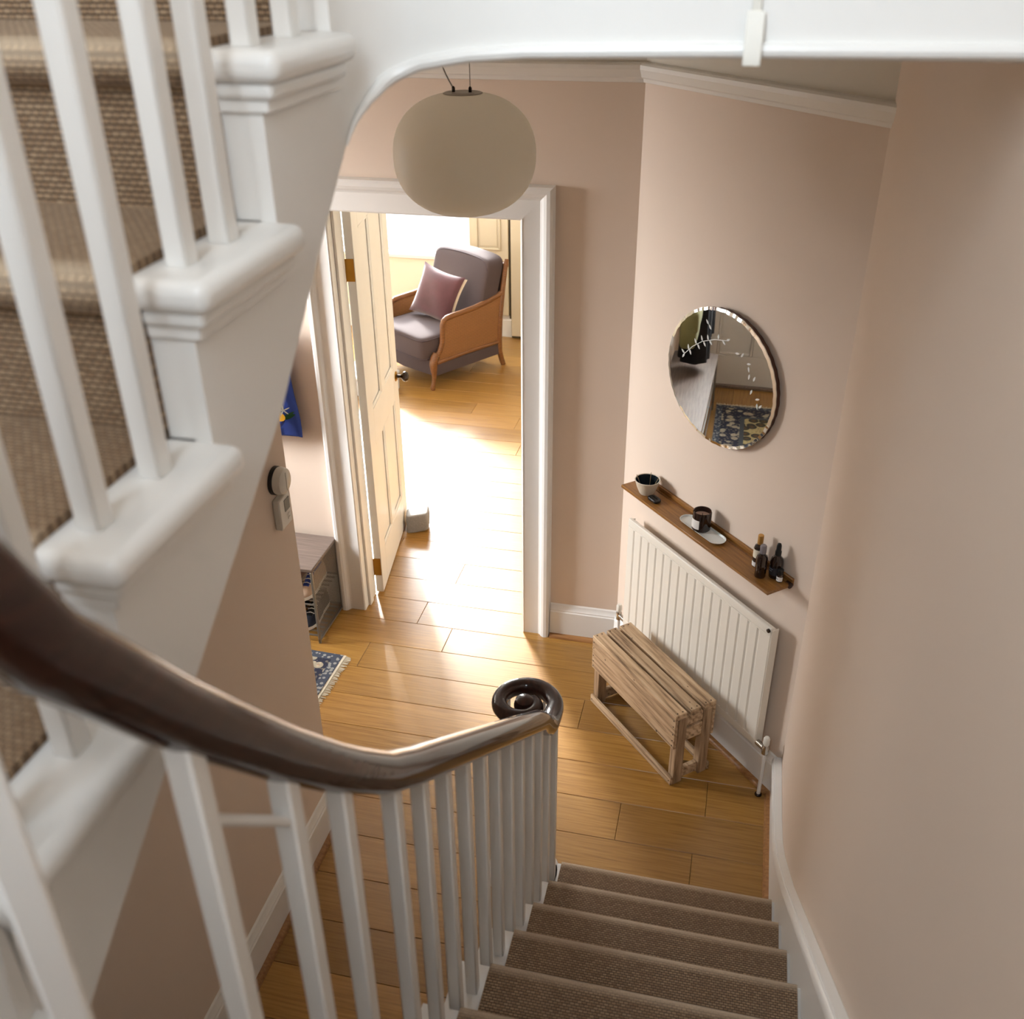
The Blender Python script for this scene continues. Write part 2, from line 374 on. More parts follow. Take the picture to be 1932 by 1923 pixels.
# far wall with the doorway
DX0, DX1, DH = -0.03, 0.846, 2.03
wf = MB().box(XF-.1, DX0, 0, .12, 0, 2.545).box(DX1, XC+.3, 0, .12, 0, 2.545).box(DX0, DX1, 0, .12, DH, 2.545).build('wall_far', M['plaster'], smooth=False)
tag(wf, 'pink plaster wall around the doorway at the end of the hall', 'wall', kind='structure')
MB().box(XF-.1, XC+.3, 0, .12, 2.545, ZT).build('frieze', M['offwhite'], wf, smooth=False)
wd = MB().box(-.02, LD+.06, 0, .12, 0, 2.545, DIAG).build('wall_diagonal', M['plaster'], smooth=False)
tag(wd, 'angled pink plaster wall carrying the mirror, shelf and radiator', 'wall', kind='structure')
MB().box(-.02, LD+.06, 0, .12, 2.545, ZT, DIAG).build('frieze', M['offwhite'], wd, smooth=False)
wr = MB().box(XW, XW+.14, YB-.1, YW+.02, 0, ZT).build('wall_right', M['plaster'], smooth=False)
tag(wr, 'pink plaster wall rising beside the lower stair flight', 'wall', kind='structure')
wl = MB().box(XL-.12, XL, YB-.1, YE, 0, ZT).box(XL-.12, XL, YE, .12, ZC, ZT).build('wall_left', M['plaster'], smooth=False)
tag(wl, 'shaded pink plaster wall under the upper stair flight', 'wall', kind='structure')
we = MB().box(XF-.1, XL-.12, YE-.12, YE, 0, ZC).build('wall_entrance', M['plaster'], smooth=False)
tag(we, 'pink wall along the near side of the entrance passage', 'wall', kind='structure')
wb = MB().box(XL-.12, .7, YB-.12, YB, 0, ZT).box(1.7, XW+.14, YB-.12, YB, 0, ZT).box(.7, 1.7, YB-.12, YB, 0, 3.15).box(.7, 1.7, YB-.12, YB, 4.85, ZT).build('wall_back', M['plaster'], smooth=False)
tag(wb, 'wall behind the winding stair with the tall stair window', 'wall', kind='structure')
wfr = MB().box(XF-.12, XF, YE-.12, -1.06, 0, ZC).box(XF-.12, XF, -.14, .12, 0, ZC).box(XF-.12, XF, -1.06, -.14, 2.62, ZC).build('wall_front', M['plaster'], smooth=False)
tag(wfr, 'wall around the front door at the end of the entrance passage', 'wall', kind='structure')
# sitting room walls
wy = 4.0
ws = MB().box(-2.9, -2.33, wy, wy+.2, 0, ZC).box(-.52, 1.75, wy, wy+.2, 0, ZC).box(-2.33, -.52, wy, wy+.2, 0, .62).box(-2.33, -.52, wy, wy+.2, 2.62, ZC).build('wall_window', M['cream'], smooth=False)
tag(ws, 'cream sitting room wall around the bright window', 'wall', kind='structure')
tag(MB().box(-3.0, -2.8, .12, 4.2, 0, ZC).build('wall_sitting_left', M['cream'], smooth=False), 'cream sitting room wall hidden behind the open door', 'wall', kind='structure')
tag(MB().box(1.6, 1.8, .12, 4.2, 0, ZC).build('wall_sitting_right', M['cream'], smooth=False), 'cream sitting room wall to the right of the doorway', 'wall', kind='structure')
tag(MB().box(-3.0, 1.8, .12, 4.2, ZC, ZC+.1).build('ceiling_sitting_room', M['ceil'], smooth=False), 'white ceiling of the sitting room', 'ceiling', kind='structure')
YF = -2.46                                    # landing edge
tag(MB().box(XF-.1, XL, YE-.12, .0, ZC+.001, ZL).box(XL, XW+.02, YF+.02, .0, ZC+.001, ZL).build('ceiling', M['ceil'], smooth=False), 'white hall ceiling under the upstairs landing', 'ceiling', kind='structure')
tag(MB().box(XL-.12, XW+.14, YB-.12, .12, ZT, ZT+.1).build('ceiling_stairwell', M['ceil'], smooth=False), 'white ceiling over the stairwell', 'ceiling', kind='structure')

# skirting boards and oak beads
SK = [(0, 0), (-.020, 0), (-.020, .145), (-.016, .150), (-.016, .156), (-.012, .160), (-.006, .180), (0, .185)]   # (y, z): proud of a wall at y = 0
def skirting(name, length, X, label, bead=True):
    mb = MB().prism(SK, 0, length, 'X', X)
    o = mb.build(name, M['gloss'], smooth=True, angle=30); tag(o, label, 'skirting', kind='structure')
    if bead:
        q = [(-.020, 0)]+[(-.020-.020*math.cos(a), .020*math.sin(a)) for a in [PI/2*k/5 for k in range(6)]]
        MB().prism(q, 0, length, 'X', X).build('floor_bead', M['oakbead'], o)
    return o
skirting('baseboard_far', XC-.953, Matrix.Translation((.953, 0, 0)), 'white skirting between the door frame and the hall corner')
skirting('baseboard_diagonal', LD, DIAG, 'white skirting under the radiator')
skirting('baseboard_left', YE-(-3.4), Matrix.Translation((XL, -3.4, 0)) @ Matrix.Rotation(PI/2, 4, 'Z'), 'white skirting along the shaded wall under the stairs')
skirting('baseboard_entrance', XL-XF, Matrix.Translation((XL, YE, 0)) @ Matrix.Rotation(PI, 4, 'Z'), 'white skirting along the entrance passage wall')
skirting('baseboard_far_left', -.12-XF, Matrix.Translation((XF, 0, 0)), 'white skirting behind the shoe rack')
skirting('baseboard_window', 4.4, Matrix.Translation((-2.8, wy, 0)), 'white skirting below the sitting room window', bead=False)
# picture rails
PR = [(0, 2.505), (-.012, 2.508), (-.016, 2.520), (-.028, 2.526), (-.034, 2.540), (-.040, 2.552), (-.040, 2.566), (-.030, 2.572), (0, 2.574)]
tag(MB().prism(PR, XF, XC, 'X').build('trim_1', M['door'], angle=20), 'painted picture rail above the doorway', 'picture rail', kind='structure')
tag(MB().prism(PR, 0, LD+.05, 'X', DIAG).build('trim_2', M['door'], angle=20), 'painted picture rail above the round mirror', 'picture rail', kind='structure')

# ---------------------------------------------------------------- door frame and door
tr = thing('trim_4', 'wide white moulded door frame around the sitting room doorway', 'door frame', (0, 0, 0), kind='structure')
x0, x1, h = 0.0, 0.816, 2.0
AP = [(0, 0), (0, .014), (.006, .018), (.012, .016), (.078, .016), (.086, .020), (.096, .034), (.108, .040), (.122, .040), (.132, .034), (.136, 0)]
def arch(side):
    mb = MB(); rings = []
    for ww, p in AP:
        if side == 'L': rings.append([(x0-ww*.9, -p, 0), (x0-ww*.9, -p, h+ww)])
        if side == 'R': rings.append([(x1+ww, -p, 0), (x1+ww, -p, h+ww)])
        if side == 'T': rings.append([(x0-ww*.9, -p, h+ww), (x1+ww, -p, h+ww)])
    a = [r[0] for r in rings]; b = [r[1] for r in rings]
    mb.loft([a, b]); return mb
for sd, nm in (('L', 'architrave_post'), ('R', 'architrave_post'), ('T', 'architrave_head')): arch(sd).build(nm, M['gloss'], tr, angle=25)
for nm, b in (('door_jamb', (DX0, x0, -.001, .125, 0, DH)), ('door_jamb', (x1, DX1, -.001, .125, 0, DH)), ('door_head', (x0, x1, -.001, .125, h, DH))):
    MB().box(*b).build(nm, M['door'], tr, bevel=.002)
for b in ((x0, x0+.012, .03, .075, 0, h), (x1-.012, x1, .03, .075, 0, h), (x0+.012, x1-.012, .03, .075, h-.012, h)):
    MB().box(*b).build('door_stop_bead', M['door'], tr, bevel=.002)
# architrave on the sitting room side
MB().box(-.13, 0, .12, .14, 0, 2.13).box(.816, .95, .12, .14, 0, 2.13).box(0, .816, .12, .14, 2.0, 2.13).build('inner_architrave', M['door'], tr, bevel=.004)

dr = thing('door_1', 'white four panel door standing open into the sitting room', 'door', (-.004, .142, .008), math.radians(9.0), kind='structure')
DW, DHH = .76, 1.975
T0, T1 = .006, .044
def leafpart(nm, ya, yb, za, zb, ta=T0, tb=T1, bev=.002): return MB().box(ta, tb, ya, yb, za, zb).build(nm, M['door'], dr, bevel=bev)
leafpart('stile', 0, .115, 0, DHH); leafpart('stile', DW-.115, DW, 0, DHH)
for za, zb in ((0, .21), (.80, .985), (DHH-.115, DHH)): leafpart('rail', .115, DW-.115, za, zb)
for za, zb in ((.21, .80), (.985, DHH-.115)):
    leafpart('muntin', .335, .425, za, zb)
    for ya, yb in ((.115, .335), (.425, DW-.115)):
        pn = leafpart('panel', ya-.004, yb+.004, za-.004, zb+.004, .018, .032, 0)
        mo = MB()
        for xa, xb in ((.032, .042), (.008, .018)):
            for q in ((ya, ya+.014, za, zb), (yb-.014, yb, za, zb), (ya+.014, yb-.014, za, za+.014), (ya+.014, yb-.014, zb-.014, zb)):
                mo.box(xa, xb, *q)
        mo.build('panel_moulding', M['door'], pn, bevel=.004)
for z in (.155, 1.70):
    hg = MB().box(-.002, .040, -.0035, .0005, z-.05, z+.05).build('hinge', M['brass'], dr)
    MB().lathe([(.006, z-.052), (.006, z+.052)], 12, (-.002, -.006, 0)).build('hinge_knuckle', M['brass'], hg)
    MB().box(-.038, -.002, -.012, -.0085, z-.05, z+.05).build('hinge_leaf', M['brass'], hg)
for sgn, xb in ((1, T1), (-1, T0)):
    X = Matrix.Translation((xb, DW-.058, .915)) @ Matrix.Rotation(sgn*PI/2, 4, 'Y')
    kb = MB().lathe([(.001, .0), (.027, .0), (.027, .004), (.020, .008), (.010, .010)], 20, X=X).build('knob_rose', M['brass'], dr)
    MB().lathe([(.009, .008), (.008, .028), (.014, .034), (.026, .044), (.028, .054), (.022, .066), (.010, .071), (.001, .072)], 20, X=X).build('door_knob', M['darkmetal'], kb)
MB().box(-.003+T0, T1-.002, DW, DW+.002, .84, .99).build('lock_plate', M['brass'], dr)

# front door at the end of the entrance passage
fd = thing('door_2', 'white panelled front door with glazed upper lights, seen in the mirror', 'door', (XF, -.60, 0), 0, kind='structure')
def fdp(nm, ya, yb, za, zb, xa=-.05, xb=-.005, mat='gloss', bev=.003): return MB().box(xa, xb, ya, yb, za, zb).build(nm, M[mat], fd, bevel=bev)
fdp('stile', -.42, -.31, .02, 2.0); fdp('stile', .31, .42, .02, 2.0)
for za, zb in ((.02, .25), (.88, 1.08), (1.87, 2.0)): fdp('rail', -.31, .31, za, zb)
fdp('muntin', -.05, .05, .25, .88); fdp('muntin', -.05, .05, 1.08, 1.87)
for ya, yb in ((-.31, -.05), (.05, .31)):
    p = fdp('panel', ya, yb, .25, .88, -.035, -.02, bev=0)
    mo = MB()
    for q in ((ya, ya+.02, .25, .88), (yb-.02, yb, .25, .88), (ya+.02, yb-.02, .25, .27), (ya+.02, yb-.02, .86, .88)): mo.box(-.02, -.006, *q)
    mo.build('panel_moulding', M['gloss'], p, bevel=.005)
    fdp('glass_pane', ya, yb, 1.08, 1.87, -.03, -.026, 'glass', 0)
fdp('threshold', -.44, .44, 0, .02, -.1, .03, 'rackwood'); fdp('door_post', -.46, -.42, 0, 2.62, -.12, 0); fdp('door_post', .42, .46, 0, 2.62, -.12, 0)
fdp('transom', -.42, .42, 2.0, 2.06, -.12, 0); fdp('fanlight_pane', -.42, .42, 2.06, 2.60, -.06, -.056, 'glass', 0); fdp('fanlight_head', -.42, .42, 2.60, 2.64, -.12, 0)
for ya, yb in ((-.56, -.46), (.46, .54)): fdp('architrave', ya, yb, 0, 2.70, 0, .02)

# windows
def window(name, label, cx, y, z0, z1, wd_, sgn):
    o = thing(name, label, 'window', (cx, y, z0), 0, kind='structure'); H = z1-z0; w2 = wd_/2
    for b in ((-w2, -w2+.06, 0, H), (w2-.06, w2, 0, H), (-w2+.06, w2-.06, 0, .08), (-w2+.06, w2-.06, H-.06, H), (-w2+.06, w2-.06, H/2-.025, H/2+.025)):
        MB().box(b[0], b[1], -.03, .03, b[2], b[3]).build('window_frame', M['gloss'], o, bevel=.004)
    MB().box(-.012, .012, -.02, .02, .08, H-.06).build('glazing_bar', M['gloss'], o, bevel=.003)
    for xa, xb in ((-w2+.06, -.012), (.012, w2-.06)):
        for za, zb in ((.08, H/2-.025), (H/2+.025, H-.06)):
            MB().box(xa, xb, -.003, .003, za, zb).build('pane', M['glass'], o, smooth=False)
    MB().box(-w2-.05, w2+.05, min(0, -sgn*.16), max(0, -sgn*.16), -.035, 0).build('window_sill', M['gloss'], o, bevel=.006, seg=2)
    return o
window('window_1', 'bright white sash window behind the armchair in the sitting room', -1.425, wy+.14, .66, 2.62, 1.81, 1)
window('window_2', 'tall sash window lighting the winding stair', 1.2, YB-.06, 3.15, 4.85, 1.00, -1)
# shutter panelling beside the sitting room window
sh = thing('window_shutter', 'cream panelled window shutter standing right of the bright window', 'shutter', (-.52, wy, 0))
MB().box(.0, .325, -.03, 0, .19, 2.62).build('shutter_board', M['greyshutter'], sh, bevel=.003)
for za, zb in ((.72+.02, 1.55), (.26, .66), (1.65, 2.5)):
    f = MB()
    for q in ((.06, .075, za, zb), (.25, .265, za, zb), (.075, .25, za, za+.015), (.075, .25, zb-.015, zb)): f.box(q[0], q[1], -.042, -.03, q[2], q[3])
    pn = f.build('panel_moulding', M['greyshutter'], sh, bevel=.004)
    MB().box(.09, .235, -.036, -.03, za+.03, zb-.03).build('panel_field', M['greyshutter'], pn, bevel=.003)
MB().box(.328, .345, -.012, 0, .0, 2.62).build('shadow_gap', M['shadowgap'], sh)
cb = thing('wall_cupboard', 'cream full height panelled cupboard front right of the window shutter', 'cupboard', (-.17, wy, 0))
MB().box(0, .60, -.05, 0, 0.02, 2.62).build('cupboard_door', M['greyshutter'], cb, bevel=.004)
MB().box(.62, 1.22, -.05, 0, 0.02, 2.62).build('cupboard_door', M['greyshutter'], cb, bevel=.004)
MB().box(0, 1.22, -.03, 0, 0, .02).build('plinth', M['shadowgap'], cb)

# ---------------------------------------------------------------- staircase
st = thing('staircase', 'white painted winding staircase with brown sisal runner and dark mahogany handrail', 'staircase')
R1, G1, Y1 = .185, .235, -1.51
def nose(k): return Y1-G1*(k-1)
NL = 9                                        # straight steps of the lower flight
YT = -3.42; XM = 1.1975                       # centre of the turn
UP = [(13, -3.435, 2.32), (14, -3.22, 2.50), (15, -3.005, 2.682), (16, -2.79, 2.867)]
XS1, XS2 = 1.245, 1.15                         # string faces towards the well
def carpet(x0, x1, yn, s, zt, zb, yend, e=.006):
    """runner over one step; s = direction of ascent along y"""
    p = [(yn+s*(.026-e), zb+.001), (yn+s*(.026-e), zt-.042), (yn+s*.006, zt-.040), (yn-s*e*1.0, zt-.032), (yn-s*e*1.7, zt-.020), (yn-s*e*1.4, zt-.008), (yn-s*e*.3, zt+e*.25), (yn+s*.012, zt+e*.9), (yn+s*.030, zt+e), (yend, zt+e)]
    q = [(yn+s*.030, zb+.001), (yn+s*.030, zt-.036), (yn+s*.016, zt-.030), (yn+s*.004, zt-.025), (yn+s*.003, zt-.016), (yn+s*.004, zt-.010), (yn+s*.006, zt-.004), (yn+s*.016, zt-.0005), (yn+s*.030, zt-.0005), (yend, zt-.0005)]
    mb = MB(); mb.prism(p+q[::-1], x0, x1, 'X')
    def uv(co, n):
        return (co.x, (co.y-yn)*s if co.z > zt-.003 else -(zt-co.z))
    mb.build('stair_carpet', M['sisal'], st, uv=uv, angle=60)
for k in range(1, NL+1):
    yn, zt = nose(k), R1*k; yr = yn-.025; ye = nose(k+1)-.025 if k < NL else YT+.02
    t_ = MB()
    prof = [(yn-.010, zt-.028), (yn, zt-.014), (yn-.004, zt-.003), (yn-.014, zt-.001), (ye, zt-.001), (ye, zt-.028)]
    t_.prism(prof, XS1-.03, 2.008, 'X').build('tread', M['gloss'], st, angle=50)
    MB().box(XS1, 2.008, yr-.018, yr-.002, zt-R1, zt-.028).build('riser', M['gloss'], st)
    MB().prism([(yn-.028, zt-.029), (ye+.01, zt-.029), (ye+.01, zt-.05), (yn-.028, zt-.05)], XS1-.018, XS1, 'X').build('scotia', M['gloss'], st, bevel=.008, seg=2)
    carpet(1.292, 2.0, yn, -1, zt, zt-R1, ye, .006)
# lower outer string and spandrel below it
poly = []
for k in range(1, NL+1): poly += [(nose(k)-.027, R1*(k-1)), (nose(k)-.027, R1*k-.029)]
poly += [(YT, R1*NL-.029), (YT, 0)]
MB().prism(poly, XS1, XS1+.017, 'X').build('outer_string', M['gloss'], st, smooth=False)
def nl_low(y): return R1+(Y1-y)*R1/G1
# raked skirting on the stair wall
top = [(YW, .20), (-1.15, .205), (-1.28, .225), (-1.40, .285), (-1.52, .365)]+[(y, nl_low(y)+.155) for y in (-1.7, -2.0, -2.4, -2.8, -3.2, -3.5)]
bot = [(-3.5, 1.2), (-1.6, 0), (YW, 0)]
rs = MB().prism(top+bot, 2.008, 2.031, 'X').build('wall_string', M['gloss'], st, smooth=False)
MB().sweep([(2.006, y, z) for y, z in top], [(-.026, -.004), (.003, -.004), (.008, -.012), (.010, -.024), (.004, -.030), (-.026, -.030)]).build('string_moulding', M['gloss'], rs, angle=30)
q = [(0, 0), (-.02, 0), (-.014, .014), (0, .02)]
MB().prism([(2.008-.02, 0), (2.008, 0), (2.008, .02), (2.008-.014, .014)], YW, -1.53, 'Y', Matrix.Identity(4)).build('floor_bead', M['oakbead'], rs)
# winders
zs = [1.829, 1.993, 2.156]
def hitrect(a):
    dx, dy = math.cos(a), math.sin(a); t_ = 1e9
    if dx > 1e-6: t_ = min(t_, (2.008-XM)/dx)
    if dx < -1e-6: t_ = min(t_, (XL+.002-XM)/dx)
    if dy < -1e-6: t_ = min(t_, (YB+.002-YT)/dy)
    return (XM+dx*t_, YT+dy*t_)
corners = [math.atan2(YB-YT, 2.008-XM), math.atan2(YB-YT, XL-XM)]
for i, z in enumerate(zs):
    a0, a1 = -PI/4*(i+1)+.02, -PI/4*(i+2)
    if i == 2: a1 = -PI
    angs = [lerp(a0, a1, k/8) for k in range(9)]+[c for c in corners if a1 < c < a0]
    angs = sorted(set(angs), reverse=True)
    outer = [hitrect(a) for a in angs]; inner = [(XM+.03*math.cos(a), YT+.03*math.sin(a)) for a in angs]
    MB().prism(outer+inner[::-1], z-.20, z, 'Z').build('winder_step', M['gloss'], st, smooth=False)
    inn = [(XM+.13*math.cos(a), YT+.13*math.sin(a)) for a in angs]
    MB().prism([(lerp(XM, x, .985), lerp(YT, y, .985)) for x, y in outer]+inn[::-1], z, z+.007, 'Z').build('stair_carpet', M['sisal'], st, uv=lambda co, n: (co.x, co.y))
angs = [-PI/4*k/6 for k in range(7)]
outer = [hitrect(a) for a in angs]
MB().prism(outer+[(XM+.03, YT-.01), (XM+.03, YT)], R1*NL-.2, R1*NL-.001, 'Z').build('winder_step', M['gloss'], st, smooth=False)
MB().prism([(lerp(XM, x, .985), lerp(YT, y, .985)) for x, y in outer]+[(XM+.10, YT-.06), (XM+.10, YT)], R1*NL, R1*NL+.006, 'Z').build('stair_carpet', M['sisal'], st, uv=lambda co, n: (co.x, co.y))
# upper flight
for i, (k, yn, zt) in enumerate(UP):
    zb = UP[i-1][2] if i else zs[-1]; yr = yn+.022; ye = (UP[i+1][1]+.022) if i < 3 else -2.553
    yb = ye+.008
    tr_ = MB().box(XL, XS2+.034, yn-.002, yb, zt-.034, zt).build('tread', M['gloss'], st, bevel=.014, seg=4)
    MB().box(1.10, XS2+.020, yn+.010, yb-.010, zt-.052, zt-.033).build('scotia', M['gloss'], tr_, bevel=.007, seg=3)
    MB().box(1.10, XS2+.010, yn+.017, yb-.018, zt-.066, zt-.051).build('scotia_fillet', M['gloss'], tr_, bevel=.002)
    MB().box(XL, XS2-.0205, yr+.002, yr+.018, zb, zt-.034).build('riser', M['gloss'], st)
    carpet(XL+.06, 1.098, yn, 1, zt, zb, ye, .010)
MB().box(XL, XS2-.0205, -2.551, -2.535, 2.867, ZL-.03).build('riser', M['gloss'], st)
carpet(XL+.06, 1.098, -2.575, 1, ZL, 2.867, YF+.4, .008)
MB().prism([(-2.575, ZL-.03), (-2.58, ZL-.014), (-2.57, ZL-.002), (YF+.03, ZL-.002), (YF+.03, ZL-.03)], XL, XS2, 'X').build('tread', M['gloss'], st)
def nl_up(y): return 2.867+(y+2.79)*.843
def low_up(y): return interp([(-3.6, 1.93), (-3.42, 2.045), (-3.074, 2.286), (-2.82, 2.462), (-2.663, 2.612), (-2.56, 2.705), (-2.50, 2.760)], y)
poly = [(YT, zs[-1])]
for i, (k, yn, zt) in enumerate(UP):
    if i: poly.append((yn+.022, UP[i-1][2]-.035))
    poly.append((yn+.022, zt-.035))
poly += [(-2.555, 2.832), (-2.555, ZL-.002), (-2.54, ZL-.002)]
poly += [(y, low_up(y)) for y in (-2.54, -2.60, -2.663, -2.74, -2.82, -2.95, -3.074, -3.25, YT)]
MB().prism(poly, XS2-.02, XS2, 'X').build('outer_string', M['gloss'], st, smooth=False)
# landing fascia sweeping out of the string
RA = .085
plan = [(XS2, -2.541)]+[(XS2+RA-RA*math.cos(a), -2.541+RA*math.sin(a)) for a in [PI/2*k/10 for k in range(1, 11)]]
plan += [(x, -2.541+RA) for x in (1.30, 1.38, 1.5, 1.65, 1.8, 2.03)]
arc = [0]
for a, b in zip(plan, plan[1:]): arc.append(arc[-1]+math.hypot(b[0]-a[0], b[1]-a[1]))
ZLOW = [(0, 2.724), (.03, 2.753), (.06, 2.780), (.09, 2.800), (.13, 2.816), (.18, 2.826), (.26, 2.833), (.5, 2.838), (1.0, 2.842)]
low = [interp(ZLOW, s_) for s_ in arc]
rings = []
for i, ((x, y), z) in enumerate(zip(plan, low)):
    a, b = plan[max(i-1, 0)], plan[min(i+1, len(plan)-1)]; d = Vector((b[0]-a[0], b[1]-a[1])).normalized(); nx, ny = -d.y, d.x
    rings.append([(x, y, z), (x, y, ZL+.02), (x+nx*.02, y+ny*.02, ZL+.02), (x+nx*.02, y+ny*.02, z)])
lf = MB().loft(rings).build('landing_fascia', M['gloss'], st, angle=40)
MB().tube([(x+(.004 if i < 6 else 0), y-.003, z+.004) for i, ((x, y), z) in enumerate(zip(plan, low))], .0095, 10, scales=[.15, .25, .4, .55, .7, .85, 1]+[1.0]*(len(plan)-7)).build('fascia_bead', M['gloss'], lf)
# soffit of the upper flight
sp = [(y, low_up(y)+.004) for y in (YT, -3.25, -3.074, -2.95, -2.82, -2.74, -2.663, -2.60, -2.50, -2.44)]
MB().prism(sp+[(y, z+.03) for y, z in sp[::-1]], XL, XS2-.02, 'X').build('soffit', M['ceil'], st)
# curved string round the end of the well
rings = []
for k in range(13):
    a = -PI*k/12; r = .0475; f = k/12; zb_, zt_ = lerp(1.30, 2.04, f), lerp(1.66, 2.30, f)
    c, s_ = math.cos(a), math.sin(a)
    rings.append([(XM+r*c, YT+r*s_, zb_), (XM+r*c, YT+r*s_, zt_), (XM+(r+.016)*c, YT+(r+.016)*s_, zt_), (XM+(r+.016)*c, YT+(r+.016)*s_, zb_)])
MB().loft(rings).build('well_string', M['gloss'], st)

# handrail: volute, straight rake, wreath round the well, upper rake
XR = 1.268; XR2 = 1.125
def rail_low(y):
    z = nl_low(y)+.668
    return z+interp([(-3.6, .32), (-3.45, .235), (-3.30, .15), (-3.154, .085), (-3.03, .04), (-2.9, .008), (-2.8, 0)], y)
def rail_up(y): return nl_up(y)+.72
path = []; scl = []
VC = Vector((1.168, -1.565)); n = 44; turns = 1.12
for k in range(n+1):                          # spiral, from its eye outwards
    f = k/n; ang = turns*2*PI*(1-f); rad = lerp(.034, XR-VC.x, f**.9)
    path.append(Vector((VC.x+rad*math.cos(ang), VC.y+rad*math.sin(ang), .918+.004*f))); scl.append(lerp(.72, .92, f))
for y in (-1.60, -1.64, -1.68, -1.73, -1.79): path.append(Vector((XR, y, lerp(.926, rail_low(y), smooth((-1.58-y)/.21))))); scl.append(.95)
for k in range(31):
    y = lerp(-1.86, YT, k/30); path.append(Vector((XR, y, rail_low(y)))); scl.append(1.0)
za, zb_ = rail_low(YT), rail_up(YT)
rr = (XR-XR2)/2; xm = (XR+XR2)/2
for k in range(1, 16):
    a = -PI*k/15; f = k/15
    path.append(Vector((xm+rr*math.cos(a), YT+rr*math.sin(a), lerp(za, zb_+.02, f)))); scl.append(1.0)
for k in range(1, 12):
    y = lerp(YT, -2.48, k/11); path.append(Vector((XR2, y, rail_up(y)+.02*(1-k/11)))); scl.append(1.0)
RP = [(.030*math.cos(a), .033*math.sin(a)) for a in [2*PI*i/20 for i in range(20)]]
RP = [(math.copysign(abs(a/.030)**.85, a)*.030, (math.copysign(abs(b/.033)**.85, b)*.033 if b > 0 else b*.85)) for a, b in RP]
hr = MB().sweep(path, RP, scales=scl).build('handrail', M['mahogany'], st, angle=80)
MB().lathe([(.001, .036), (.016, .034), (.028, .026), (.033, .010), (.033, -.010), (.028, -.024), (.001, -.026)], 24, (VC.x+.006, VC.y, .918)).build('volute_eye', M['mahogany'], hr)

# balusters
BS = .0130
def baluster(x, y, z0, z1, rot=0):
    mb = MB().box(-BS, BS, -BS, BS, 0, z1-z0)
    return mb.build('baluster', M['gloss'], st, bevel=.003, loc=(x, y, z0), rz=rot)
ys = []
for k in range(1, 7): ys += [(nose(k)-.07, R1*k), (nose(k)-.187, R1*k)]
ys = [(y, z) for y, z in ys]
ys += [(-3.032, R1*7), (-3.154, R1*7), (-3.300, R1*8)]
for y, z in ys: baluster(XR, y, z-.002, (.915 if y > -1.65 else rail_low(y))-.015)
for a, r in ((2.6, .075), (1.6, .085), (.75, .092), (3.7, .06)): baluster(VC.x+r*math.cos(a), VC.y+r*math.sin(a), .165, .90, a)
# curtail end of the bottom step under the volute
ct = [(VC.x+.125*math.cos(a), VC.y+.125*math.sin(a)) for a in [PI*2*k/28 for k in range(28)]]
MB().prism(ct, .157, .184, 'Z').build('curtail_tread', M['gloss'], st, bevel=.008, seg=2)
ct = [(VC.x+.10*math.cos(a), VC.y+.10*math.sin(a)) for a in [PI*2*k/28 for k in range(28)]]
MB().prism(ct, 0, .157, 'Z').build('curtail_riser', M['gloss'], st)
for y, zt in ((-2.743, 2.867), (-2.634, 2.867), (-2.854, 2.682), (-2.944, 2.682), (-3.06, 2.5), (-3.165, 2.5), (-3.27, 2.32), (-3.37, 2.32)): baluster(XR2+.002, y, zt-.002, rail_up(y)-.012)
for a, z in ((-.8, 1.829), (-1.57, 1.993), (-2.4, 2.156)):
    f = -a/PI; baluster(xm+rr*math.cos(a), YT+rr*math.sin(a), z-.15, lerp(za, zb_, f)-.02, a)
# small white bar fixed between two balusters
MB().tube([(XR-.006, -3.300, 2.29), (XR+.004, -3.154, 2.135)], .006, 10).build('brace_bar', M['gloss'], st)

# cable clip on the landing edge
cl = thing('cable_clip', 'small white plastic clip hooked over the landing edge bead', 'clip', (1.668, YF, 2.842))
MB().prism([(-.003, .03), (.0, .045), (-.004, .045), (-.018, -.004), (-.018, -.016), (.006, -.016), (.006, -.011), (-.014, -.011)], -.011, .011, 'X').build('clip_hook', M['whiteplastic'], cl, bevel=.001)
MB().box(-.006, .006, -.0015, 0, .04, .12).build('clip_strap', M['whiteplastic'], cl, bevel=.001)

# ---------------------------------------------------------------- pendant lamp
pl = thing('pendant_lamp', 'large flattened white opal glass globe pendant hanging before the doorway', 'lamp', (.845, -.885, 2.405))
A, B = .212, .172
prof = [(.056, B*.985)]
for k in range(1, 31):
    a = PI/2-PI*k/30; 
    r = A*abs(math.cos(a))**.82; z = B*math.copysign(abs(math.sin(a))**.92, math.sin(a))
    if r > .058 or z < 0: prof.append((max(r, .001), z))
MB().lathe(prof, 64, caps=False).build('shade', M['opal'], pl, angle=80)
MB().lathe([(.001, B*.95), (.054, B*.95), (.058, B*.99), (.054, B*1.0), (.034, B*.975), (.030, B*.99), (.001, B*.99)], 40).build('top_plate', M['steel'], pl)
for dx in (-.028, .022): MB().lathe([(.005, B), (.005, B+.012), (.002, B+.016)], 10, (dx, 0, 0)).build('cable_gland', M['darkmetal'], pl)
MB().tube([(.022, 0, B+.01), (.022, 0, ZC-2.405-.02)], .0013, 6, upv=(0, 1, 0)).build('suspension_wire', M['steel'], pl)
MB().tube([(-.028-.045*math.sin(PI*k/12)*(1-.3*k/12), 0, lerp(B+.01, ZC-2.405-.02, k/12)) for k in range(13)], .0022, 6, upv=(0, 1, 0)).build('power_cable', M['steel'], pl)
MB().lathe([(.001, ZC-2.405), (.055, ZC-2.405), (.055, ZC-2.405-.018), (.045, ZC-2.405-.025), (.001, ZC-2.405-.025)], 32).build('ceiling_rose', M['whiteplastic'], pl)

